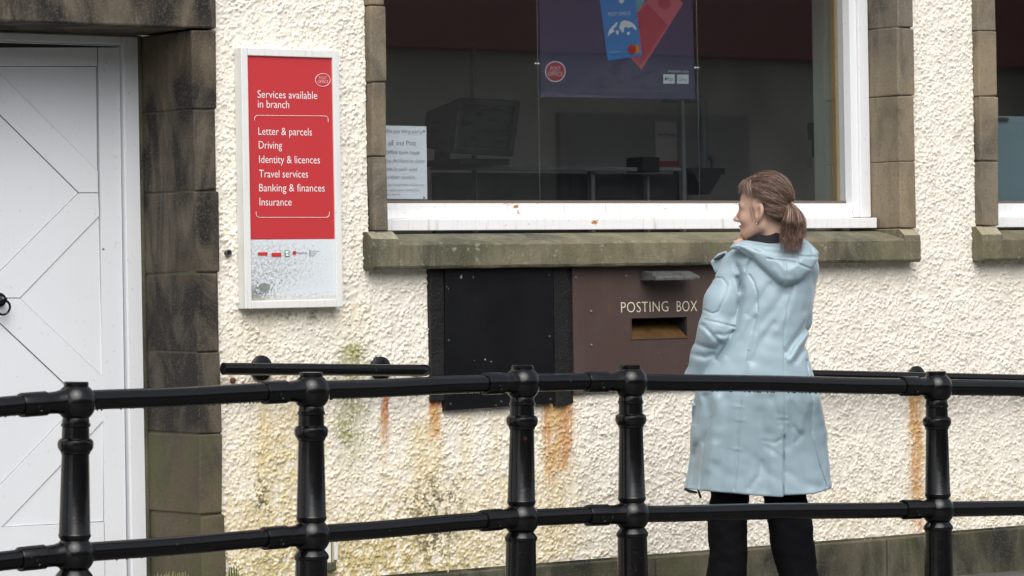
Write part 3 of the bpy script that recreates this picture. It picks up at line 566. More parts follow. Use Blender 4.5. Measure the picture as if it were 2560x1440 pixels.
flat([(963, 523), (966, 516), (970, 518), (975, 516), (974, 524), (976, 531), (971, 538), (966, 537)], 'ink', 4); flat([(970, 514), (973, 509), (974, 513)], 'ink', 4); flat([(592, 349), (669, 341), (669, 344), (592, 352)], 'text_white', 8)
for k in range(4):
    x_ = 172
    while x_ < (1000, 990, 780, 300)[k]:
        w_ = random.uniform(8, 34); flat([(x_, 591+k*8+x_*.016), (x_+w_, 591+k*8+(x_+w_)*.016), (x_+w_, 594+k*8+(x_+w_)*.016), (x_, 594+k*8+x_*.016)], 'grey_print', 2, 'small_print') if 0 else None; x_ += w_+5
sp = MB()
for k in range(4):
    x_ = 172
    while x_ < (1000, 990, 780, 300)[k]:
        w_ = random.uniform(8, 34); sp.prism([Zm(x_, 588+k*8+x_*.014), Zm(x_+w_, 588+k*8+(x_+w_)*.014), Zm(x_+w_, 590.5+k*8+(x_+w_)*.014), Zm(x_, 590.5+k*8+x_*.014)], YP-.0008, YP-.0006); x_ += w_+5
sp.build('small_print', 'grey_print', po)
for nm, px_, cy in (('left', 1343, 160), ('right', 1742, 170)):
    xw, zw0 = XZ(px_, 508, YP); c_ = MB(); c_.tube([(xw, YP-.02, 1.64), (xw, YP-.02, 2.85)], .0014, 6)
    wi = tag(c_.build('display_wire', 'steel', None, loc=(xw, YP-.02, 1.64)), f'thin steel display wire along the {nm} edge of the navy poster', 'wire', 'wires holding the poster')
    q = PX(px_, cy, YP-.02); c_ = MB(); c_.lathe([(-.016, .005), (-.01, .0075), (-.003, .0075), (0, .005), (.003, .0075), (.01, .0075), (.016, .005)], q, (1, 0, 0), 12); c_.build('clip', 'steel', wi, smooth=True)
# ------------------------------------------------------------------ services sign
YB = -.055
xa, za = XZ(604, 122, YB); xb = XZ(854, 500, YB)[0]; zb_ = XZ(608, 771, YB)[1]; ztop = XZ(720, 122, YB)[1]; zbot = XZ(730, 770, YB)[1]
xa = XZ(608, 450, YB)[0]
sg = thing('services_sign', 'tall red and white services sign in a white frame on the roughcast wall', 'sign', ((xa+xb)/2, 0, zbot))
bw = .030
f = MB(); f.box((xa, YB, zbot), (xa+bw, -.004, ztop)).box((xb-bw, YB, zbot), (xb, -.004, ztop)).box((xa+bw+.0005, YB+.0005, ztop-bw), (xb-bw-.0005, -.004, ztop)).box((xa+bw+.0005, YB+.0005, zbot), (xb-bw-.0005, -.004, zbot+bw)); f.build('frame', 'sign_white', sg, bevel=.003)
YR = YB+.008; zmid = XZ(730, 598, YR)[1]
MB().box((xa+bw+.0003, YR, zmid), (xb-bw-.0003, -.006, ztop-bw-.0003)).build('red_panel', 'red', sg)
nxg, nzg = 120, 90; gx = np.linspace(xa+bw+.0003, xb-bw-.0003, nxg); gz = np.linspace(zbot+bw+.0003, zmid-.0002, nzg); GX, GZ = np.meshgrid(gx, gz, indexing='ij')
U_ = (GX-gx[0])/(gx[-1]-gx[0]); W_ = (GZ-gz[0])/(gz[-1]-gz[0]); q1 = fft_noise(nxg, nzg, 1, 3, 14, 51); q2 = fft_noise(nxg, nzg, 1, 1.2, 4, 52)
dark = np.clip(1.6*np.exp(-(U_/.28)**2-(W_/.28)**2)+.5*np.exp(-((U_-.25)/.3)**2-((W_-.45)/.3)**2)+.30*q1-.55+.12*q2-.3*U_, 0, 1)[..., None]; grey = np.clip(np.exp(-((U_-.25)/.45)**2-((W_-.55)/.4)**2)*(.55+.5*q1), 0, .65)[..., None]
ring = (np.clip(.5-np.abs(np.hypot((U_-.17)*.9, (W_-.2)*1.0)-.06)*14, 0, .5))[..., None]*.0
cc = np.ones(GX.shape+(3,))*np.array([.66, .71, .745]); cc = cc*(1-grey)+np.array([.40, .42, .42])*grey; cc = cc*(1-dark*.9)+np.array([.06, .065, .05])*dark*.9
ed = np.clip(1.2-W_*14+.5*q1, 0, .6)[..., None]; cc = cc*(1-ed)+np.array([.5, .47, .38])*ed
sp_ = np.clip((np.hypot((U_-.16)*1.1, (W_-.21)*1.0) < .075)*1., 0, 1)[..., None]*.8; cc = cc*(1-sp_)+np.array([.16, .18, .15])*sp_
Vp = np.stack([GX, np.full(GX.shape, YR+.0008), GZ], -1).reshape(-1, 3); I, J = np.meshgrid(np.arange(nxg-1), np.arange(nzg-1), indexing='ij'); a_ = (I*nzg+J).ravel()
lo = mesh_obj('white_panel', Vp, np.stack([a_, a_+nzg, a_+nzg+1, a_+1], 1), 'sign_lower', sg); set_col(lo.data, cc.reshape(-1, 3))
YT = YR-.0008
for s_, x0_, x1_, bl in [('Services available', 644, 793, 244.5), ('in branch', 645, 723, 269), ('Letter & parcels', 646, 780, 337), ('Driving', 647, 705, 371.5), ('Identity & licences', 648, 800, 407.5), ('Travel services', 648, 770, 443.5), ('Banking & finances', 648, 812, 478.5), ('Insurance', 649, 729, 514)]:
    text('lettering', s_, x0_, bl, x1_-x0_, 'text_white', sg, YT, h_px=19.5, bold=-.004)
def pline(pts, name='line'):
    MB().tube([(*XZ(*p, YT)[:1], YT, XZ(*p, YT)[1]) for p in pts], .0010, 6).build(name, 'text_white', sg, smooth=True)
arc = lambda cx, cy, r, a0, a1: [(cx+r*math.cos(math.radians(t)), cy+r*math.sin(math.radians(t))) for t in np.linspace(a0, a1, 7)]
pline([(636.5, 301)]+arc(645, 297, 8.5, 180, 270)+arc(812, 298.5, 8.5, 270, 360)+[(820.5, 305)]); pline([(640.5, 529)]+arc(649, 535, 8.5, 180, 90)+arc(815, 535, 8.5, 90, 0)+[(823.5, 529)])
pline([(807+18.5*math.cos(t), 200+16*math.sin(t)) for t in np.linspace(0, 2*math.pi, 41)], 'roundel')
text('lettering', 'POST', 798, 198.5, 18.5, 'text_white', sg, YT, h_px=7.5, bold=-.02); text('lettering', 'OFFICE', 794.5, 207.5, 26, 'text_white', sg, YT, h_px=7.5, bold=-.02)
def sq(x0_, y0_, x1_, y1_, mat, lv=1): (a0, b0), (a1, b1) = XZ(x0_, y1_, YT), XZ(x1_, y0_, YT); MB().box((a0, YT-.0004*lv, b0), (a1, YT-.0004*lv+.0003, b1)).build('logo', mat, sg)
sq(645, 630.5, 669, 638.5, 'logo_red'); sq(679, 632, 703, 641.5, 'logo_red'); sq(712, 626, 723, 641.5, 'green'); sq(713.5, 627.5, 721.5, 640, 'paper', 2); text('logo', 'rl', 714, 638, 7, 'green', sg, YT-.0012, h_px=8)
MB().lathe([(0, .008), (.0004, .008)], PX(736, 632, YT), (0, -1, 0), 20).build('logo', 'logo_red', sg); text('logo', 'MoneyGram', 741, 634.5, 27, 'ink', sg, YT-.0004, h_px=5)
for k, s_ in enumerate(('Driver & Vehicle', 'Licensing', 'Agency')): text('logo', s_, 776.5, 629.5+k*5, (22, 14, 11)[k], 'ink', sg, YT-.0004, h_px=3.2)
sq(774, 624, 775, 642, 'ink')
# ------------------------------------------------------------------ black hatch and posting box
hz_ = thing('metal_hatch', 'black sheet metal hatch between pitted black posts, left of the posting box', 'hatch', (-.07, 0, .83))
zt1 = 1.386
MB().box((-.418, -.022, XZ(1090, 1003, -.02)[1]), (XZ(1112, 800, -.02)[0], -.0005, zt1), jit=.001).build('side_strip', 'black_rough', hz_, bevel=.003)
xr0 = XZ(1384, 800, -.02)[0]; xr1 = XZ(1431, 800, -.02)[0]
MB().box((xr0+.001, -.024, XZ(1400, 1014, -.02)[1]), (xr1-.026, -.0005, zt1), jit=.001).box((xr1-.022, -.014, XZ(1400, 1010, -.02)[1]), (xr1+.0035, -.0005, zt1)).build('side_strip', 'black_rough', hz_, bevel=.003)
pl = [XZ(1113, 690, -.03), XZ(1383, 685, -.03), XZ(1383.5, 1009, -.03), XZ(1114, 1027, -.03)]; pl[0] = (pl[0][0], zt1); pl[1] = (pl[1][0], zt1)
MB().prism(pl, -.031, -.001).build('sheet', 'black_sheet', hz_, bevel=.002)
for p in ((1122, 852), (1374, 842), (1126, 1011), (1253, 1005), (1376, 999), (1372, 688)): MB().lathe([(0, .007), (.003, .006), (.005, .003)], PX(*p, -.031), (0, -1, 0), 12).build('screw', 'case', hz_)
for px_, py_, w_, h_ in ((1153, 692, 6, 11), (1183, 693, 2, 8), (1213, 899, 5, 6), (1186, 901, 3, 3), (1228, 904, 3, 4), (1117, 717, 2, 4), (1240, 1013, 4, 3)):
    MB().prism([XZ(px_+w_/2*math.cos(t)*random.uniform(.6, 1.1), py_+h_/2*math.sin(t)*random.uniform(.6, 1.1), -.0314) for t in np.linspace(0, 2*math.pi, 8)[:-1]], -.0316, -.0312).build('paint_fleck', 'paper_dim', hz_)
pb = thing('posting_box', 'brown metal posting box panel set in the wall with cream lettering', 'posting box', (.75, 0, .87))
YX = -.02; x0_, x1_ = XZ(1433, 800, YX)[0], 1.30; zb0 = XZ(1433, 984, YX)[1]; ax0, az1 = XZ(1578, 796, YX); ax1, az0 = XZ(1717.5, 843, YX)
f = MB(); f.box((x0_, YX, zb0), (ax0, -.001, zt1)).box((ax1, YX, zb0), (x1_, -.001, zt1)).box((ax0, YX+.00001, zb0), (ax1, -.001, az0)).box((ax0, YX+.00001, az1), (ax1, -.001, zt1)); f.build('panel', 'box_brown', pb)
e = XZ(1462, 800, YX)[0]; MB().box((x0_-.002, YX-.003, zb0-.002), (e, YX-.0004, zt1)).build('edge_flange', 'box_brown', pb, bevel=.001)
f = MB(); f.box((ax0+.001, YX+.005, az1-.004), (ax1-.001, .09, az1+.004)).box((ax0-.006, YX+.005, az0), (ax0+.004, .09, az1)).box((ax1-.004, YX+.005, az0), (ax1+.006, .09, az1)).box((ax0, .09, az0-.01), (ax1, .1, az1)); f.build('chute_lining', 'dark', pb)
MB().prismx([(YX-.003, az0-.003), (YX-.003, az0+.002), (.07, az0+.070), (.075, az0+.066)], ax0+.0015, ax1-.0015).build('chute_plate', 'bronze', pb)
fr_ = MB(); tk = .004; fr_.box((ax0-tk, YX-.003, az0-tk), (ax0, YX-.0004, az1+tk)).box((ax1, YX-.003, az0-tk), (ax1+tk, YX-.0004, az1+tk)).box((ax0, YX-.0028, az1), (ax1, YX-.0004, az1+tk)).box((ax0, YX-.0032, az0-tk), (ax1, YX-.0004, az0)); fr_.build('slot_rim', 'box_brown', pb, bevel=.001)
hx0, hx1 = XZ(1612, 690, YX-.03)[0], XZ(1722, 690, YX-.03)[0]; hz0, hz1 = XZ(1650, 701, YX-.05)[1], XZ(1650, 676, YX-.02)[1]
MB().prismx([(YX-.001, hz1), (YX-.04, hz1-.004), (YX-.098, hz0+.016), (YX-.104, hz0+.010), (YX-.104, hz0), (YX-.09, hz0), (YX-.03, hz1-.02), (YX-.001, hz1-.03)], hx0, hx1).box((hx0-.003, YX-.085, hz0+.001), (hx0-.0004, YX-.001, hz1-.006)).build('hood', 'hood_metal', pb, bevel=.003)
text('lettering', 'POSTING', 1553, 781.5, 118, 'text_cream', pb, YX-.001, h_px=27, bold=-.012, spacing=1.05); text('lettering', 'BOX', 1692, 779, 51, 'text_cream', pb, YX-.001, h_px=27, bold=-.012, spacing=1.05)
for p in ((1440, 694), (1478, 779), (1479, 863), (1566, 690), (1727, 688), (1478, 948)): MB().ball(PX(*p, YX-.001 if p[0] > 1470 else YX-.004), .0065, 10, sq=(1, .55, 1)).build('rivet', 'rivet', pb, smooth=True)
# ------------------------------------------------------------------ handrails on the wall
def handrail(label, pts, rad, flanges, loc):
    t = thing('wall_handrail', label, 'handrail', loc, 'black handrails fixed along the wall'); MB().tube(pts, rad, 18).build('rail', 'black', t, smooth=True, angle=50)
    for (fx, fz), (rx_, rz_) in flanges:
        f = MB(); f.lathe([(0, .049), (.010, .048), (.014, .040), (.018, .022)], (fx, -.004, fz), (0, -1, 0), 28); f.tube([(fx, -.02, fz), (fx, -.07, fz), (rx_, -.095, rz_-.012)], .013, 12); f.build('bracket', 'black', t, smooth=True, angle=40)
p0 = PX(558, 922, -.1); p1 = PX(1050, 926, -.1)
def onrail(x_): return p0[2]+(p1[2]-p0[2])*(x_-p0[0])/(p1[0]-p0[0])
fl = [(XZ(650, 920, 0), None), (XZ(948, 922, 0), None)]; fl = [(a, (a[0], onrail(a[0]))) for a, _ in fl]
handrail('short black tubular handrail with two round flanges between stone door jamb and black hatch', [p0, p1, (p1[0]+.022, -.095, p1[2]), (p1[0]+.038, -.078, p1[2]-.001), (p1[0]+.045, -.05, p1[2]-.002), (p1[0]+.046, -.002, p1[2]-.003)], .0235, fl, (-1, 0, .9))
q0 = PX(1830, 934, -.1); q1 = PX(2600, 950, -.1); q1 = (q1[0]+2*(q1[0]-q0[0]), -.1, q1[2]+2*(q1[2]-q0[2]))
rz_ = lambda x_: q0[2]+(q1[2]-q0[2])*(x_-q0[0])/(q1[0]-q0[0])
fx, fz = XZ(2288, 942, 0); handrail('long black handrail on the wall running right from behind the woman', [(q0[0]-.05, -.003, q0[2]), (q0[0]-.048, -.06, q0[2]), (q0[0]-.03, -.09, q0[2]), q0, q1], .0235, [((fx, fz), (fx, rz_(fx))), ((3.6, rz_(3.6)), (3.6, rz_(3.6)))], (2, 0, .85))
# small wall fittings
x_, z_ = XZ(566, 633, 0); ps = thing('pipe_stub', 'small dark open pipe end poking from the wall left of the red sign', 'pipe', (x_, 0, z_))
MB().tube([(x_+.011*math.cos(t), -.016, z_+.011*math.sin(t)) for t in np.linspace(0, 2*math.pi, 21)], .0035, 8, cap=False).lathe([(0, .0125), (.012, .0125)], (x_, -.001, z_), (0, -1, 0), 16).build('ring', 'hood_metal', ps, smooth=True); MB().lathe([(0, .009), (.001, .009)], (x_, -.0135, z_), (0, -1, 0), 14).build('bore', 'dark', ps)
x_, z_ = XZ(579, 951, 0); o = MB(); o.lathe([(0, .012), (.014, .011), (.016, .006)], (x_, -.001, z_), (0, -1, 0), 6); tag(o.build('rusty_bolt', 'rust', None, loc=(x_, 0, z_)), 'small rusty bolt head in the wall under the short handrail', 'bolt')
cz = thing('timber_casing', 'small weathered white casing at the foot of the wall behind the second railing post', 'casing', (*XZ(825, 1425, -.02)[:1], 0, XZ(825, 1425)[1]))
a, c = bar(796, 1335, 829, 1425, -.02, .018); MB().box(a, c).build('board', 'sign_white', cz, bevel=.003); a, c = bar(829, 1325, 836, 1408, -.015, .012); MB().box(a, c).build('strip', 'pot', cz, bevel=.002)
a, c = bar(836, 1338, 845, 1400, -.022, .02); MB().box(a, c).build('side', 'sign_white', cz, bevel=.002); MB().box(*bar(800, 1408, 842, 1426, -.03, .028)).build('foot', 'plinth', cz, bevel=.004)
def tuft(name, label, px, py, Y, n_, hgt_, mat, spread):
    g_ = MB(); x0_, z0_ = XZ(px, py, Y)
    for k in range(n_):
        a_ = random.uniform(-1, 1); hh = hgt_*random.uniform(.5, 1.1); bx = x0_+random.uniform(-spread, spread); by = Y-random.uniform(0, .03); dy = random.uniform(-.3, .1)
        g_.tube([(bx, by, -.01), (bx+a_*hh*.12, by+dy*hh*.2, z0_*.6+hh*.3), (bx+a_*hh*.35, by+dy*hh*.5, z0_+hh*.6), (bx+a_*hh*.75, by+dy*hh, z0_+hh*(.85-.3*abs(a_)))], [.003, .003, .002, .0004], 4)
    return tag(g_.build(name, mat, None, loc=(x0_, Y, 0)), label, 'grass')
tuft('grass_tuft', 'dry seeding grass tuft at the foot of the stone door jamb', 425, 1446, -.05, 30, .035, 'dry_grass', .07); tuft('grass_tuft', 'green grass tuft where the door jamb meets the roughcast', 572, 1440, -.03, 14, .05, 'grass', .04)
# ================================================================== RAILING
SP = .47
PXS = [((-420, 1052), (-432, 1452), 1.11), ((190, 1006), (186, 1387), 1), ((778, 979.6), (778.5, 1340), 1), ((1306, 958.7), (1303, 1297), 1), ((1576, 956.7), (1580, 1287.7), 1), ((2341, 969.6), (2345, 1275), 1), ((2990, 985), (2996, 1270), 1)]
rail = thing('railing', 'black cast iron railing of ball topped posts and two tubular rails before the wall', 'railing', (-.8, -1.8, 0))
TOP, BOT = [], []
for (a, c, k) in PXS:
    d = FPX*SP/math.hypot(c[0]-a[0], c[1]-a[1]); TOP.append(atd(*a, d)); BOT.append(atd(*c, d))
UPV = np.array([0, 0, .004])
for i, (T, Bo) in enumerate(zip(TOP, BOT)):
    ax = (T-Bo); L_ = np.linalg.norm(ax); ax /= L_; base = Bo-ax*(Bo[2]+.02)/ax[2]; d0 = np.linalg.norm(Bo-base)
    pr = [(0, .085), (.012, .085), (.03, .062), (.05, .058)]
    pr += [(d0-.078, .0525), (d0-.074, .0565), (d0-.064, .0575), (d0-.058, .054)]
    pr += [(d0+.0625*math.sin(t), .0625*math.cos(t)) for t in np.radians(np.linspace(-46, 46, 13))]
    pr += [(d0+.056, .050), (d0+.062, .0505), (d0+.066, .0485)]
    n0 = d0+L_
    pr += [(n0-.160, .0425), (n0-.158, .0455), (n0-.151, .0465), (n0-.148, .0500), (n0-.140, .0545), (n0-.128, .0560), (n0-.118, .0535), (n0-.112, .0475), (n0-.110, .0430), (n0-.076, .0420), (n0-.073, .0455), (n0-.066, .0460), (n0-.0635, .0425), (n0-.056, .0420)]
    pr += [(n0+.0625*math.sin(t), .0625*math.cos(t)) for t in np.radians(np.linspace(-50, 50, 15))]
    pr += [(n0+.050, .0370), (n0+.053, .0385), (n0+.061, .0385), (n0+.064, .0355)]
    p = MB(); p.lathe(pr, base, ax, 44); po_ = p.build('post', 'black', rail, smooth=True, angle=30)
    if i:
        for P, Q in ((T, TOP[i-1]), (Bo, BOT[i-1])):
            dr_ = (Q-P)/np.linalg.norm(Q-P); s_ = MB()
            s_.lathe([(.02, .040), (.058, .0375), (.068, .0345), (.100, .0335), (.106, .0345), (.108, .0380), (.190, .0378), (.194, .0365), (.195, .030)], P+UPV, dr_, 28)
            so_ = s_.build('sleeve', 'black', po_, smooth=True, angle=40)
            q = P+UPV+dr_*.145; out = np.cross(dr_, [0, 0, 1]); out = out if out[1] < 0 else -out; out = out/np.linalg.norm(out); out = out*.92+np.array([0, 0, -.38])
            MB().lathe([(.030, .013), (.0400, .012), (.0415, .006), (.039, .004)], q, out, 14).build('screw', 'black', so_, smooth=True, angle=40)
for nm, PT in (('top_rail', TOP), ('bottom_rail', BOT)):
    for i in range(len(PT)-1):
        A, Bq = PT[i]+UPV, PT[i+1]+UPV; r_ = MB(); k = 24; L_ = np.linalg.norm(Bq-A); R0 = .0310 if nm == 'top_rail' else .0300
        r_.tube([A+(Bq-A)*t+np.array([0, 0, .0012*math.sin(t*9+i)]) for t in np.linspace(0, 1, k)], R0, 24)
        nd = int(L_*(40 if nm == 'top_rail' else 10))
        for _ in range(nd):
            t = random.uniform(.05, .95); q = A+(Bq-A)*t; rr = random.uniform(.0014, .0028); r_.ball(q+np.array([0, random.uniform(-.006, .006), -R0-rr*.1]), rr, 8, 1, (1.3, 1, 1))
        r_.build(nm, ['black', 'drop'], rail, smooth=True, angle=60)
# ================================================================== THE WOMAN
PBASE = at(1905, 900, -1.15); PBASE[2] = 0
RH = np.array([math.cos(YAW), -math.sin(YAW), 0]); FH = np.array([math.sin(YAW), math.cos(YAW), 0])
def pl(px, py, v=0.0):
    q = ray(px, py); t = ((PBASE-CAM)@FH+v)/(q@FH); P = CAM+q*t; return float((P-PBASE)@RH), float(P[2])
def toW(V): V = np.asarray(V, float); return PBASE+V[..., :1]*RH+V[..., 1:2]*FH+V[..., 2:3]*np.array([0, 0, 1.])
woman = thing('person', 'woman in a pale blue hooded coat with brown ponytail, standing with her back turned', 'person', tuple(PBASE))
def L2(L, v=0): return [pl(x, y, v) for x, y in L]
def seg_grid(a, e, st): return np.arange(a, e+st, st)
# ---- coat
rows = [(560, 1868, 1985, .075), (600, 1856, 1998, .085), (625, 1842, 2010, .095), (650, 1830, 2022, .108), (680, 1822, 2032, .122), (720, 1824, 2034, .130), (760, 1832, 2030, .130), (800, 1822, 2021, .125), (850, 1803, 2014, .120), (900, 1782, 2020, .128), (940, 1757, 2034, .140), (980, 1733, 2045, .150), (1040, 1727, 2059, .160), (1110, 1726, 2071, .170), (1160, 1722, 2077, .176), (1220, 1709, 2083, .186), (1290, 1700, 2092, .192)]
ww, uL, uR, bb_ = [], [], [], []
for y, l, r, b_ in rows:
    a, c = pl(l, y), pl(r, y); ww.append((a[1]+c[1])/2); uL.append(a[0]); uR.append(c[0]); bb_.append(b_)
ww, uL, uR, bb_ = [np.array(q)[::-1] for q in (ww, uL, uR, bb_)]
# vertical offset of the body axis away from the camera (back curve)
vof = np.interp(ww, [.3, .75, 1.05, 1.25, 1.45, 1.6], [.03, .02, -.02, .0, .02, .04])
st_ = .0037
us = seg_grid(uL.min()-.06, uR.max()+.04, st_); vs = seg_grid(-.26, .30, st_); ws = seg_grid(pl(1900, 1265)[1], pl(1900, 585)[1], st_)
U, Vv, Wz = [q.astype(np.float32) for q in np.meshgrid(us, vs, ws, indexing='ij', sparse=True)]
def lev(q): return np.interp(ws, ww, q).astype(np.float32)[None, None]
# smooth the level curves
def smo(q):
    k = np.interp(np.linspace(ww[0], ww[-1], 400), ww, q); kk = np.hanning(31); kk /= kk.sum(); k2 = np.convolve(np.pad(k, 15, 'edge'), kk, 'valid'); return np.interp(ws, np.linspace(ww[0], ww[-1], 400), k2).astype(np.float32)[None, None]
l_, r_2, b_2, vo_ = smo(uL), smo(uR), smo(bb_), smo(vof)
cu_, a_2 = (l_+r_2)/2, (r_2-l_)/2
e_ = 2.35
F = ((np.abs((U-cu_)/a_2)**e_+np.abs((Vv-vo_)/b_2)**e_)**(1/e_)-1)*np.minimum(a_2, b_2)*1.05
F = smax(F, Wz-pl(1900, 622)[1], .03)
# shoulders
def P3(px, py, v): u_, w_ = pl(px, py, v); return (u_, v, w_)
F = smin(F, capsule(U, Vv, Wz, P3(1848, 662, .02), P3(1905, 632, .02), .058, .06), .04)
F = smin(F, capsule(U, Vv, Wz, P3(2006, 668, .02), P3(1945, 632, .02), .058, .06), .04)
# left sleeve
arm = capsule(U, Vv, Wz, P3(1843, 668, .01), P3(1806, 757, -.01), .062, .066)
arm = smin(arm, capsule(U, Vv, Wz, P3(1806, 757, -.01), P3(1790, 828, -.02), .066, .064), .03)
arm = smin(arm, capsule(U, Vv, Wz, P3(1791, 826, -.02), P3(1764, 890, .02), .065, .055), .03)
arm = smin(arm, capsule(U, Vv, Wz, P3(1764, 890, .02), P3(1745, 945, .05), .055, .047), .02)
arm = smin(arm, capsule(U, Vv, Wz, P3(1727, 938, .05), P3(1748, 955, .06), .022, .04), .02)
# right sleeve, mostly hidden in front of her
ra = capsule(U, Vv, Wz, P3(2003, 675, .03), P3(1992, 800, .08), .062, .056)
ra = smin(ra, capsule(U, Vv, Wz, P3(1992, 800, .08), P3(1905, 690, .26), .054, .045), .02)
F = smin(F, arm, .012); F = smin(F, ra, .02)
# folds, traced on the back (valleys +, ridges -)
G2u, G2w = np.meshgrid(us, ws, indexing='ij'); disp = np.zeros(G2u.shape)
def Z1(L): return L2([(1640+x/2.88, 400+y/2.88) for x, y in L])
def Z2(L): return L2([(1640+x/2.482, 860+y/2.482) for x, y in L])
def fold(L, amp, rad, taper=True):
    global disp
    d = linedist(G2u, G2w, L); a = np.exp(-(d/(rad*(1.05 if rad > .0045 else .85)))**2)*amp*(1.05 if rad > .0045 else 1.25); disp = disp+a
for L in ([(1836, 657), (1848, 690), (1847, 715)],): fold(L2(L), .010, .010)
for L, am, rd in [([(605, 930), (600, 1010), (582, 1100), (560, 1220), (500, 1330), (440, 1440)], .010, .009), ([(330, 1190), (400, 1262), (445, 1312)], .007, .008), ([(345, 1150), (430, 1168), (560, 1200)], .003, .004), ([(555, 1235), (480, 1262), (430, 1250)], .006, .008), ([(290, 1325), (350, 1345), (420, 1360), (460, 1320)], .006, .008),
                  ([(340, 1215), (370, 1260), (380, 1320)], -.003, .011), ([(520, 1235), (470, 1290), (420, 1300)], -.003, .012), ([(270, 1400), (350, 1420), (400, 1400)], .007, .010), ([(660, 700), (600, 740), (560, 735)], -.006, .014), ([(580, 850), (600, 900), (600, 940)], .011, .009),
                  ([(690, 1140), (640, 1230), (590, 1300), (500, 1400)], .006, .013), ([(830, 1180), (740, 1300), (680, 1440)], .006, .014), ([(1110, 1150), (1040, 1230), (960, 1330), (930, 1380)], .012, .013), ([(1090, 1250), (1010, 1330), (950, 1430)], -.007, .013), ([(1085, 1330), (1020, 1400), (990, 1440)], .007, .012),
                  ([(800, 900), (740, 990), (650, 1110)], .005, .012), ([(900, 960), (820, 1080), (700, 1220)], .005, .016), ([(1000, 920), (960, 1060), (850, 1220)], -.004, .016), ([(1120, 830), (1090, 960), (1060, 1080)], .004, .014)]: fold(Z1(L), am, rd)
for L, am, rd in [([(650, 590), (720, 600), (775, 575)], .0035, .008), ([(660, 620), (720, 660), (770, 700)], .003, .010), ([(600, 700), (680, 790), (760, 840)], .003, .016), ([(840, 510), (880, 560), (850, 600)], .004, .010), ([(830, 330), (900, 420), (880, 520)], -.004, .014), ([(310, 320), (330, 450), (290, 600)], .006, .016), ([(380, 330), (400, 500), (370, 700)], -.005, .02), ([(620, 330), (640, 480), (700, 600)], .004, .02),
                  ([(950, 380), (945, 480), (960, 560)], .004, .010), ([(800, 780), (880, 850), (1000, 880)], .004, .016), ([(250, 640), (240, 760), (220, 880)], .006, .016), ([(340, 620), (310, 760)], -.005, .018), ([(560, 880), (620, 800), (640, 720)], .004, .012), ([(230, 300), (250, 380), (235, 480)], .010, .010), ([(700, 330), (740, 430), (760, 480)], .005, .013)]: fold(Z2(L), am, rd)
for L, am, rd in [([(290, 330), (275, 560), (250, 860)], .006, .020), ([(420, 340), (410, 600), (380, 880)], .005, .022), ([(620, 420), (640, 640), (650, 880)], .006, .024), ([(880, 560), (900, 700), (920, 880)], .006, .024), ([(360, 340), (345, 600), (320, 880)], -.004, .018), ([(700, 600), (715, 880)], -.004, .018), ([(1000, 330), (1035, 600), (1075, 860)], -.004, .016), ([(830, 330), (820, 500), (800, 620)], .005, .018)]: fold(Z2(L), am, rd)
for zz, LL, am in [(Z1, [(660, 830), (690, 880), (712, 960), (715, 1080), (680, 1240), (650, 1440)], .0055), (Z2, [(560, 40), (545, 180), (520, 330), (500, 560), (470, 890)], .0055), (Z1, [(690, 690), (640, 780), (600, 900)], .0055), (Z1, [(965, 905), (930, 1060), (900, 1270), (910, 1440)], .004), (Z2, [(780, 20), (785, 440), (780, 560)], .004), (Z2, [(925, 100), (960, 370), (950, 560), (1000, 740), (1050, 880)], .0055), (Z2, [(330, 450), (290, 620), (265, 880)], .004),
                   (Z1, [(345, 1080), (400, 1105), (440, 1090), (480, 1010), (505, 900), (470, 850), (410, 850)], .0045)]: fold(zz(LL), am*.8, .0040)
for cc_, rr in (((500, 380), 26), ((510, 460), 26), ((770, 445), 30), ((775, 480), 30), ((490, 640), 24)): fold(Z2([(cc_[0]-rr, cc_[1]), (cc_[0]+rr, cc_[1]+4)]), -.0018, .0055)
nd = fft_noise(len(us), len(ws), 1, 17, 52, 71, (1.3, 1)); disp += .0007*nd
fold(Z2([(779, 560), (774, 700), (772, 960)]), .010, .0035)      # back vent
vr = (G2u > np.interp(G2w, *zip(*sorted([(p[1], p[0]) for p in Z2([(779, 560), (774, 700), (772, 980)])]))))&(G2w < Z2([(779, 560)])[0][1]); disp += vr*.006*np.clip((Z2([(779, 560)])[0][1]-G2w)/.10, 0, 1)
back = np.clip((.06-(Vv-vo_))/.08, 0, 1)
F = F+(disp.astype(np.float32)[:, None, :])*back
# hood hanging down the back
hoodP = L2([(1824, 620), (1838, 606), (1862, 600), (1900, 601), (1945, 606), (1990, 598), (2018, 598), (2036, 614), (2050, 630), (2047, 650), (2030, 678), (2000, 704), (1964, 718), (1940, 706), (1912, 678), (1880, 646), (1850, 628)], -.12)
pd = poly2(G2u, G2w, hoodP).astype(np.float32)
bul = (.012+.052*np.clip(-pd/.055, 0, 1)**.55)
hd = np.zeros(G2u.shape)
for L, am, rd in [([(540, 630), (600, 625), (690, 690), (760, 780), (850, 860), (930, 912)], .006, .004), ([(800, 710), (900, 725), (1000, 740), (1100, 780), (1140, 790)], .006, .0035), ([(600, 600), (720, 650), (850, 690), (1000, 690), (1160, 700)], .007, .005), ([(780, 640), (900, 650), (1010, 660)], .006, .008), ([(920, 735), (930, 800), (920, 890)], .005, .0035), ([(1010, 660), (1012, 730)], .004, .003), ([(1080, 580), (1120, 640), (1130, 690)], .008, .006), ([(1130, 650), (1175, 690)], .006, .005), ([(850, 800), (900, 860), (960, 860)], -.004, .012)]:
    hd += np.exp(-(linedist(G2u, G2w, [pl(1640+x/2.88, 400+y/2.88, -.12) for x, y in L])/rd)**2)*am
hv = (vo_-b_2)  # the back surface
hv = np.maximum(hv, -.135)
hood = smax(pd[:, None, :], np.abs(Vv-(hv+.005))-(bul-hd.astype(np.float32)*1.0)[:, None, :], .018)
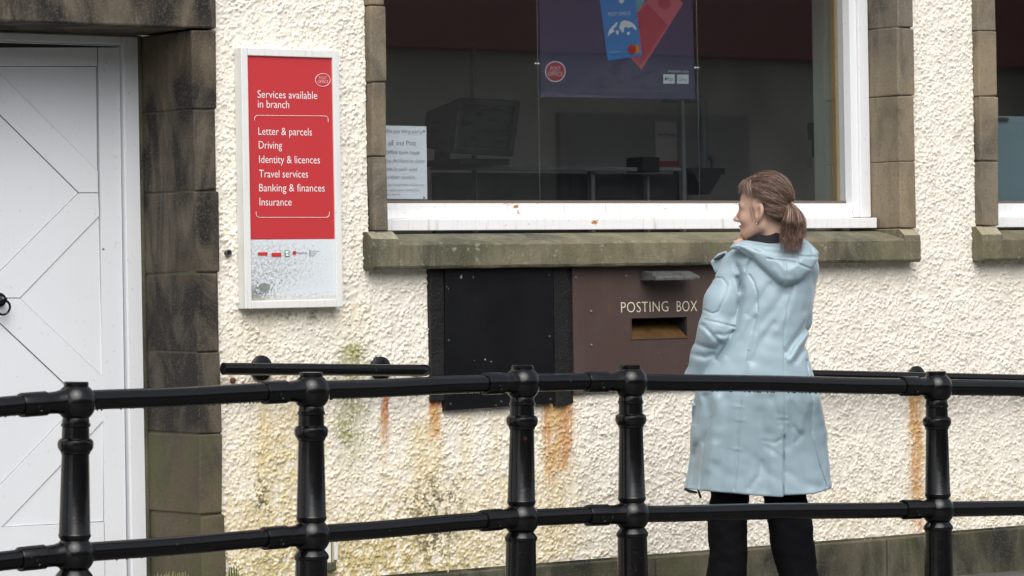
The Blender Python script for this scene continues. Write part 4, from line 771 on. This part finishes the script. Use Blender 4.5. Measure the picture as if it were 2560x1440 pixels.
# hollow behind the neck
hood = smax(hood, -ellip(U, Vv, Wz, P3(1925, 585, -.085), (.085, .055, .045)), .012)
F = smin(F, hood, .006)
# neck opening
F = smax(F, -capsule(U, Vv, Wz, P3(1912, 625, .05), P3(1905, 540, .05), .066, .085), .015)
# open front flap
fl_ = poly2(G2u, G2w, L2([(1777, 655), (1796, 634), (1816, 628), (1822, 650), (1800, 672), (1789, 682)], .1)).astype(np.float32)
F = smin(F, smax(fl_[:, None, :]-.002, np.abs(Vv-.095+.3*(U-P3(1800, 650, .1)[0]))-.006, .006), .01)
# hem
hem = sorted(L2([(1690, 1217), (1709, 1221), (1750, 1223), (1833, 1228), (1900, 1234), (1950, 1237), (1953.5, 1232.5), (2027, 1231), (2083, 1219), (2110, 1214)]))
hw = np.interp(us, [p[0] for p in hem], [p[1] for p in hem]).astype(np.float32)[:, None, None]
F = smax(F, hw-Wz, .006)
inner = ((np.abs((U-cu_)/(a_2-.026))**e_+np.abs((Vv-vo_)/(b_2-.026))**e_)**(1/e_)-1)*np.minimum(a_2, b_2)
F = smax(F, -smax(inner, Wz-(hw+.10), .01), .004)
Vc_, Qc = surfnet(F, us, vs, ws)
coat = mesh_obj('coat', toW(Vc_), Qc, 'coat', woman, smooth=True, angle=180)
# dark zip ends and sleeve badge
zb_ = MB(); zb_.tube([toW(P3(*p)) for p in ((1744, 1222, -.02), (1748, 1232, -.02), (1752, 1245, -.02))], [.004, .004, .005], 8); zb_.build('zip_pull', 'coat_zip', coat, smooth=True)
zb_ = MB(); zb_.tube([toW(P3(*p)) for p in ((1712, 1223, .0), (1725, 1228, -.03), (1742, 1231, -.05))], [.005, .006, .004], 8); zb_.build('lining', 'coat_zip', coat, smooth=True)
zb_ = MB(); zb_.tube([toW(P3(*p)) for p in ((1776, 722, -.004), (1769, 744, -.006), (1762, 760, -.006))], [.006, .010, .006], 8, flat=.5); zb_.build('sleeve_badge', 'coat_zip', coat, smooth=True)
zb_ = MB(); zb_.tube([toW(P3(*p)) for p in ((1786, 648, .08), (1797, 643, .085), (1812, 634, .085))], [.008, .012, .008], 8, flat=.5); zb_.build('lining', 'coat_zip', coat, smooth=True)
# ---- trousers
us2 = seg_grid(-.24, .24, .006); vs2 = seg_grid(-.2, .22, .006); ws2 = seg_grid(.02, .80, .008)
U, Vv, Wz = [q.astype(np.float32) for q in np.meshgrid(us2, vs2, ws2, indexing='ij', sparse=True)]
def leg(rows_, vc):
    yy = [r[0] for r in rows_]; A = [pl(r[1], r[0]) for r in rows_]; Bq = [pl(r[2], r[0]) for r in rows_]; wq = np.array([a[1] for a in A])[::-1]
    l0 = np.interp(ws2, wq, np.array([a[0] for a in A])[::-1]).astype(np.float32)[None, None]; r0 = np.interp(ws2, wq, np.array([a[0] for a in Bq])[::-1]).astype(np.float32)[None, None]
    bb2 = np.interp(ws2, [0, .2, .45, .8], [.125, .085, .078, .098]).astype(np.float32)[None, None]; return ((np.abs((U-(l0+r0)/2)/((r0-l0)/2))**2.2+np.abs((Vv-vc)/bb2)**2.2)**(1/2.2)-1)*np.minimum((r0-l0)/2, bb2)
T_ = smin(leg([(1050, 1772, 1895), (1240, 1777, 1874), (1297, 1769, 1869), (1340, 1770, 1868), (1384, 1775, 1869), (1436, 1766, 1868), (1520, 1752, 1872), (1590, 1744, 1876)], .01), leg([(1050, 1900, 2025), (1240, 1909, 2017), (1297, 1918, 2030), (1364, 1927, 2037), (1440, 1947, 2046), (1520, 1952, 2058), (1590, 1954, 2068)], .02), .012)
G2u, G2w = np.meshgrid(us2, ws2, indexing='ij'); nd = fft_noise(len(us2), len(ws2), 1, 9, 26, 72, (1, .6)); T_ = T_+.0012*nd.astype(np.float32)[:, None, :]
T_ = smax(T_, Wz-.79, .01); T_ = smax(T_, .035-Wz, .006)
Vt, Qt = surfnet(T_, us2, vs2, ws2); mesh_obj('trousers', toW(Vt), Qt, 'trousers', woman, smooth=True, angle=180)
for px_, vc in ((1810, .01), (2008, .02)):
    u_ = pl(px_, 1580)[0]; s_ = MB(); s_.ball(toW([u_-.02, vc+.06, .045]), .05, 16, sq=(1, 1, .8)); s_.tube([toW([u_, vc-.06, .04]), toW([u_-.005, vc, .05]), toW([u_-.02, vc+.09, .045]), toW([u_-.03, vc+.15, .03])], [.036, .042, .042, .022], 16)
    s_.box(*[tuple(q) for q in ((toW([u_, vc, 0])+[-.045, -.07, .004]), (toW([u_, vc, 0])+[.045, .07, .02]))]); s_.build('shoe', 'black_rough', woman, smooth=True)
# ---- head (head frame: x forward, y to her left, z up)
HA = math.radians(22); HC = np.array([*P3(1910, 535, .03)])
hF = np.array([-math.cos(HA), math.sin(HA), 0]); hL = np.array([-math.sin(HA), -math.cos(HA), 0]); hU = np.array([.02, 0, 1.0])
def hW(p): p = np.asarray(p, float); return toW(HC+p[..., :1]*hF+p[..., 1:2]*hL+p[..., 2:3]*hU)
xs_ = np.concatenate([np.arange(-.17, .155, .0024)]); ys_ = np.arange(-.2, .20, .0026); zs_ = np.concatenate([np.arange(-.34, -.16, .008), np.arange(-.16, .16, .0024)])
X, Y, Z = [q.astype(np.float32) for q in np.meshgrid(xs_, ys_, zs_, indexing='ij', sparse=True)]
Ya = np.abs(Y)
H = ellip(X, Y, Z, (-.004, 0, .052), (.094, .073, .092))
H = smin(H, ellip(X, Y, Z, (.034, 0, -.006), (.057, .058, .085)), .03)
H = smin(H, capsule(X, Ya, Z, (-.006, .045, -.045), (.062, .018, -.074), .019, .017), .03)
H = smin(H, ellip(X, Y, Z, (.079, 0, -.077), (.014, .018, .014)), .018)
H = smin(H, ellip(X, Ya, Z, (.060, .036, -.018), (.024, .022, .022)), .02)         # cheeks
H = smin(H, capsule(X, Ya, Z, (.084, .008, .034), (.070, .046, .032), .009, .008), .014)   # brow
H = smax(H, -ellip(X, Ya, Z, (.097, .031, .016), (.017, .016, .011)), .010)
H = smin(H, ellip(X, Ya, Z, (.076, .031, .016), (.0125, .0125, .0120)), .004)       # eyes
H = smin(H, capsule(X, Y, Z, (.089, 0, .024), (.110, 0, -.016), .0065, .0085), .010)  # nose
H = smin(H, ellip(X, Y, Z, (.113, 0, -.018), (.0095, .010, .0085)), .006)
H = smin(H, ellip(X, Ya, Z, (.100, .012, -.022), (.010, .0065, .0075)), .006)
H = smin(H, ellip(X, Y, Z, (.089, 0, -.046), (.0095, .023, .0065)), .006)
H = smin(H, ellip(X, Y, Z, (.087, 0, -.057), (.0100, .020, .0065)), .006)
H = smax(H, -ellip(X, Y, Z, (.100, 0, -.0512), (.012, .022, .0014)), .003)
# ears
ey = Ya-.014*np.clip((-X-.0)/.02, -1, 1)
ear = ellip(X+.22*Z+.006, ey, Z-.004, (0, .079, 0), (.0205, .0095, .034))
ear = smax(ear, -ellip(X+.22*Z+.003, ey, Z-.006, (0, .0905, 0), (.0125, .0110, .022)), .002)
ear = smin(ear, ellip(X, ey, Z, (.004, .076, -.027), (.0085, .006, .0095)), .004)
H = smin(H, ear, .006)
nk = (-.075, -.03, -.20)
H = smin(H, capsule(X, Y, Z, (-.026, 0, -.02), (-.050, -.01, -.17), .046, .054), .022)
H = smin(H, ellip(X, Y, Z, (-.06, -.02, -.30), (.11, .14, .11)), .05)
# the hand raised to her chin: palm, four curled fingers and a thumb
hb = np.array([.070, .030, -.118])
H2 = ellip(X, Y, Z, tuple(hb+[-.012, .0, -.026]), (.022, .036, .036))
for k, (yy, ln) in enumerate(((-.026, .9), (-.009, 1.05), (.009, 1.0), (.025, .8))):
    a_, c_, d_ = hb+[-.006, yy, .0], hb+[.014*ln, yy+.002, .018*ln], hb+[.034*ln, yy+.004, .002]
    H2 = smin(H2, smin(capsule(X, Y, Z, a_, c_, .0095, .0088), capsule(X, Y, Z, c_, d_, .0085, .0075), .003), .004)
H2 = smin(H2, smin(capsule(X, Y, Z, hb+[-.02, .034, -.02], hb+[.004, .040, .004], .011, .0095), capsule(X, Y, Z, hb+[.004, .040, .004], hb+[.024, .034, .012], .009, .008), .003), .006)
H2 = smin(H2, capsule(X, Y, Z, hb+[-.016, .0, -.05], hb+[-.03, -.03, -.16], .026, .034), .02)
H = smin(H, H2, .004)
Vh, Qh = surfnet(H, xs_, ys_, zs_)
fc = Vh[Qh].mean(1); mi = np.zeros(len(Qh), int)
lipm = (np.abs(fc[:, 2]+.0515) < .011)&(fc[:, 0] > .088)&(np.abs(fc[:, 1]) < .021); mi[lipm] = 1
eyem = (np.hypot(np.abs(fc[:, 1])-.031, fc[:, 2]-.016) < .0075)&(fc[:, 0] > .082); mi[eyem] = 2
body = mesh_obj('body', hW(Vh), Qh, ['skin', 'lips', 'eye'], woman, smooth=True, mi=mi.tolist(), angle=180)
e_ = MB(); e_.ball(hW([.004, .081, -.038]), .0034, 10); e_.build('earring', 'steel', woman, smooth=True)
# dark fleece collar
cl = MB(); ring = [(pl(x, y)[0], pl(x, y)[1]) for x, y in ((1930, 604), (1928, 586))]
cu0 = np.array([*P3(1918, 600, .035)])
seg_ = 44; Vr = []; Fr = []
prof = [(-.045, .094), (0, .083), (.022, .073), (.031, .069), (.027, .062), (0, .062), (-.045, .066)]
for i in range(seg_):
    t = 2*math.pi*i/seg_; lift = .010*math.cos(t-.4)+(.004*math.sin(5*t))
    for dz, rr in prof: Vr.append(toW(cu0+[rr*math.cos(t)*1.02, rr*math.sin(t), dz-.006+lift-.012*(math.sin(t) > .3)]))
kp = len(prof); Fr = [(i*kp+j, ((i+1) % seg_)*kp+j, ((i+1) % seg_)*kp+(j+1) % kp, i*kp+(j+1) % kp) for i in range(seg_) for j in range(kp)]
cl.add(Vr, Fr); cl.build('collar', 'fleece', woman, smooth=True)
# ---- hair: an under-layer plus combed locks gathered into a ponytail
TIE = np.array([-.098, -.006, .034])
SC, SR = np.array([-.008, 0, .055]), np.array([.0975, .0775, .0955])
def wide(q): f = 1+.75*max(0, math.acos(max(-1, min(1, q[2])))-1.75); return np.array([q[0]*f, q[1]*f, q[2]])
def scalp(th, ph, off=0):       # th: 0 top .. pi bottom ; ph: 0 forward, + left
    d = np.array([math.sin(th)*math.cos(ph), math.sin(th)*math.sin(ph), math.cos(th)]); return SC+wide(d)*(SR+off)
def hairline(ph):               # lowest polar angle at which hair grows
    a = abs(ph); return np.interp(a, [0, .5, .9, 1.25, 1.5, 1.66, 1.85, 2.2, 2.7, 3.15], [.92, .95, 1.15, 1.50, 1.50, 1.72, 2.25, 2.58, 2.72, 2.74])
cap_ = MB(); nth, nph = 22, 64; Vk = []
for j in range(nph):
    ph = -math.pi+2*math.pi*j/nph
    for i in range(nth): Vk.append(scalp(hairline(ph)*i/(nth-1), ph, .0035*(1-(i/(nth-1))**6)))
cap_.add(hW(np.array(Vk)), [(j*nth+i, j*nth+i+1, ((j+1) % nph)*nth+i+1, ((j+1) % nph)*nth+i) for j in range(nph) for i in range(nth-1)])
hair = cap_.build('hair', 'hair_base', woman, smooth=True, angle=180)
hr = MB(); td = (TIE-SC)/np.linalg.norm((TIE-SC)/SR)/SR
def comb(th, ph, lift, rad, wob=.0, n_=9, wav=.02):
    d0 = np.array([math.sin(th)*math.cos(ph), math.sin(th)*math.sin(ph), math.cos(th)]); t1 = (TIE-SC)/SR; t1 = t1/np.linalg.norm(t1)
    ang = math.acos(np.clip(d0@t1, -1, 1)); pts = []; side = np.cross(d0, t1); sl_ = np.linalg.norm(side); side = side/sl_ if sl_ > 1e-3 else np.array([0, 1., 0])
    for k in range(n_):
        s_ = k/(n_-1); q = (math.sin((1-s_)*ang)*d0+math.sin(s_*ang)*t1)/max(math.sin(ang), 1e-3)
        q = q+side*wav*wob*math.sin(s_*math.pi)+np.array([0, 0, -.10])*math.sin(s_*math.pi)*(.5 if th < 1.2 else -.1)*min(1, abs(ph)); q /= np.linalg.norm(q)
        pts.append(SC+wide(q)*(SR+lift*(math.sin(min(1, s_*1.25)*math.pi)**.6 if s_ < .8 else (1-s_)*4.)+.001))
    return pts
def lock(pts, r0, seg=5): k = len(pts); hr.tube(hW(np.array(pts)), [r0*(.25+.75*math.sin(math.pi*min(1, .12+.9*i/(k-1)))**.6) for i in range(k)], seg, cap=False, flat=.6)
for _ in range(4600):
    ph = random.uniform(-math.pi, math.pi); hl = hairline(ph); th = hl*(1-abs(random.gauss(0, .22))) if random.random() < .6 else hl*random.random()**.6
    if th < .05: continue
    lock(comb(th, ph, random.uniform(.004, .011), 0, random.gauss(0, 5)), random.uniform(.0004, .0011))
for _ in range(260):                               # loose hairs standing off the head
    ph = random.uniform(-2.6, 2.6); lock(comb(hairline(ph)*random.uniform(.3, 1), ph, random.uniform(.012, .019), 0, random.gauss(0, 9)), random.uniform(.0004, .0008), 4)
for _ in range(420):                               # fringe swept over the brow
    ph = random.uniform(-.9, 1.15); p0 = scalp(random.uniform(.45, .85), ph*.8, .010); p2 = scalp(hairline(ph)+random.uniform(.18, .48)-.10*abs(ph), ph*1.1+.12, .009+random.uniform(0, .006)); p1 = (p0+p2)/2; p1 = SC+(p1-SC)*1.13
    lock([p0, p0*.45+p1*.6-(p0*.05), p1, (p1+p2)/2+(p1-SC)*.02, p2], random.uniform(.0005, .0012))
for _ in range(34):                                # wisps before and behind the ear
    sgn = random.choice((1, 1, 1, -1)); y0 = .068*sgn; fx_ = random.choice((.028, .034, .022, -.028, -.04))+random.gauss(0, .005); z0_ = random.uniform(.02, .045); ln = random.uniform(.03, .075)
    lock([np.array([fx_, y0*1.04, z0_]), np.array([fx_-.004, y0*1.03, z0_-ln*.4]), np.array([fx_-.008-.1*ln, y0*1.0, z0_-ln])], random.uniform(.0004, .0009), 4)
for k in range(26):
    t_ = k/25; by = .020+.030*t_; lock([np.array([.0935-.42*max(0, by-.028), by, .034+.004*math.sin(t_*2.6)]), np.array([.0935-.42*max(0, by-.022), by+.005, .037+.004*math.sin(t_*2.6)])], .0009, 4)
    by = .020+.024*t_; lock([np.array([.0885-.25*max(0, by-.031), by, .019]), np.array([.0965-.25*max(0, by-.031), by+.001, .0205])], .0006, 4)
hr.build('strands', 'hair', hair, smooth=True, angle=180)
# ponytail
hr = MB()
def P3h(px, py, v): return np.array(P3(px, py, v))
for _ in range(2200):
    s_ = random.uniform(-1, 1); g_ = random.gauss(0, .45); dv = random.uniform(-.03, .03)
    st = P3h(1968+random.gauss(0, 2.5), 508+random.gauss(0, 4.5), -.012+random.gauss(0, .006))
    ex = 1981+s_*31+random.gauss(0, 4); ey = random.choice((568, 588, 600, 610, 620, 630))+random.gauss(0, 8)-12*abs(s_-.1)
    if s_ > .75: ey = min(ey, 596)
    a = P3h(1984+s_*14+g_*3, 514+6*abs(s_), -.05+dv*.4); c = P3h(1987+s_*26+g_*4, 545+4*g_, -.085+dv); d = P3h(1985+s_*29+g_*5, (548+ey)/2+8, -.125+dv); e2 = P3h(ex, ey, -.165+dv*.6)
    pts = [st, a, c, d, e2]; n_ = 16; tt = np.linspace(0, 4, n_); pp_ = np.stack([np.interp(tt, range(5), [p[k] for p in pts]) for k in range(3)], 1)
    for _k in range(7): pp_[1:-1] = (pp_[:-2]+2*pp_[1:-1]+pp_[2:])/4
    r0 = random.uniform(.0005, .0013); hr.tube(toW(pp_), [r0*(1.0-.85*max(0, i/(n_-1)-.45)/.55) for i in range(n_)], 5, cap=False, flat=.6)
pt = hr.build('ponytail', 'hair', hair, smooth=True, angle=180)
tq = toW(P3h(1967, 508, -.012)); tn = toW(P3h(1977, 511, -.03))-tq; tn /= np.linalg.norm(tn)
tm = MB(); tm.lathe([(-.007, .012), (-.005, .017), (.003, .018), (.007, .013)], tq, tn, 20); tm.build('hair_tie', 'hair_tie', hair, smooth=True)
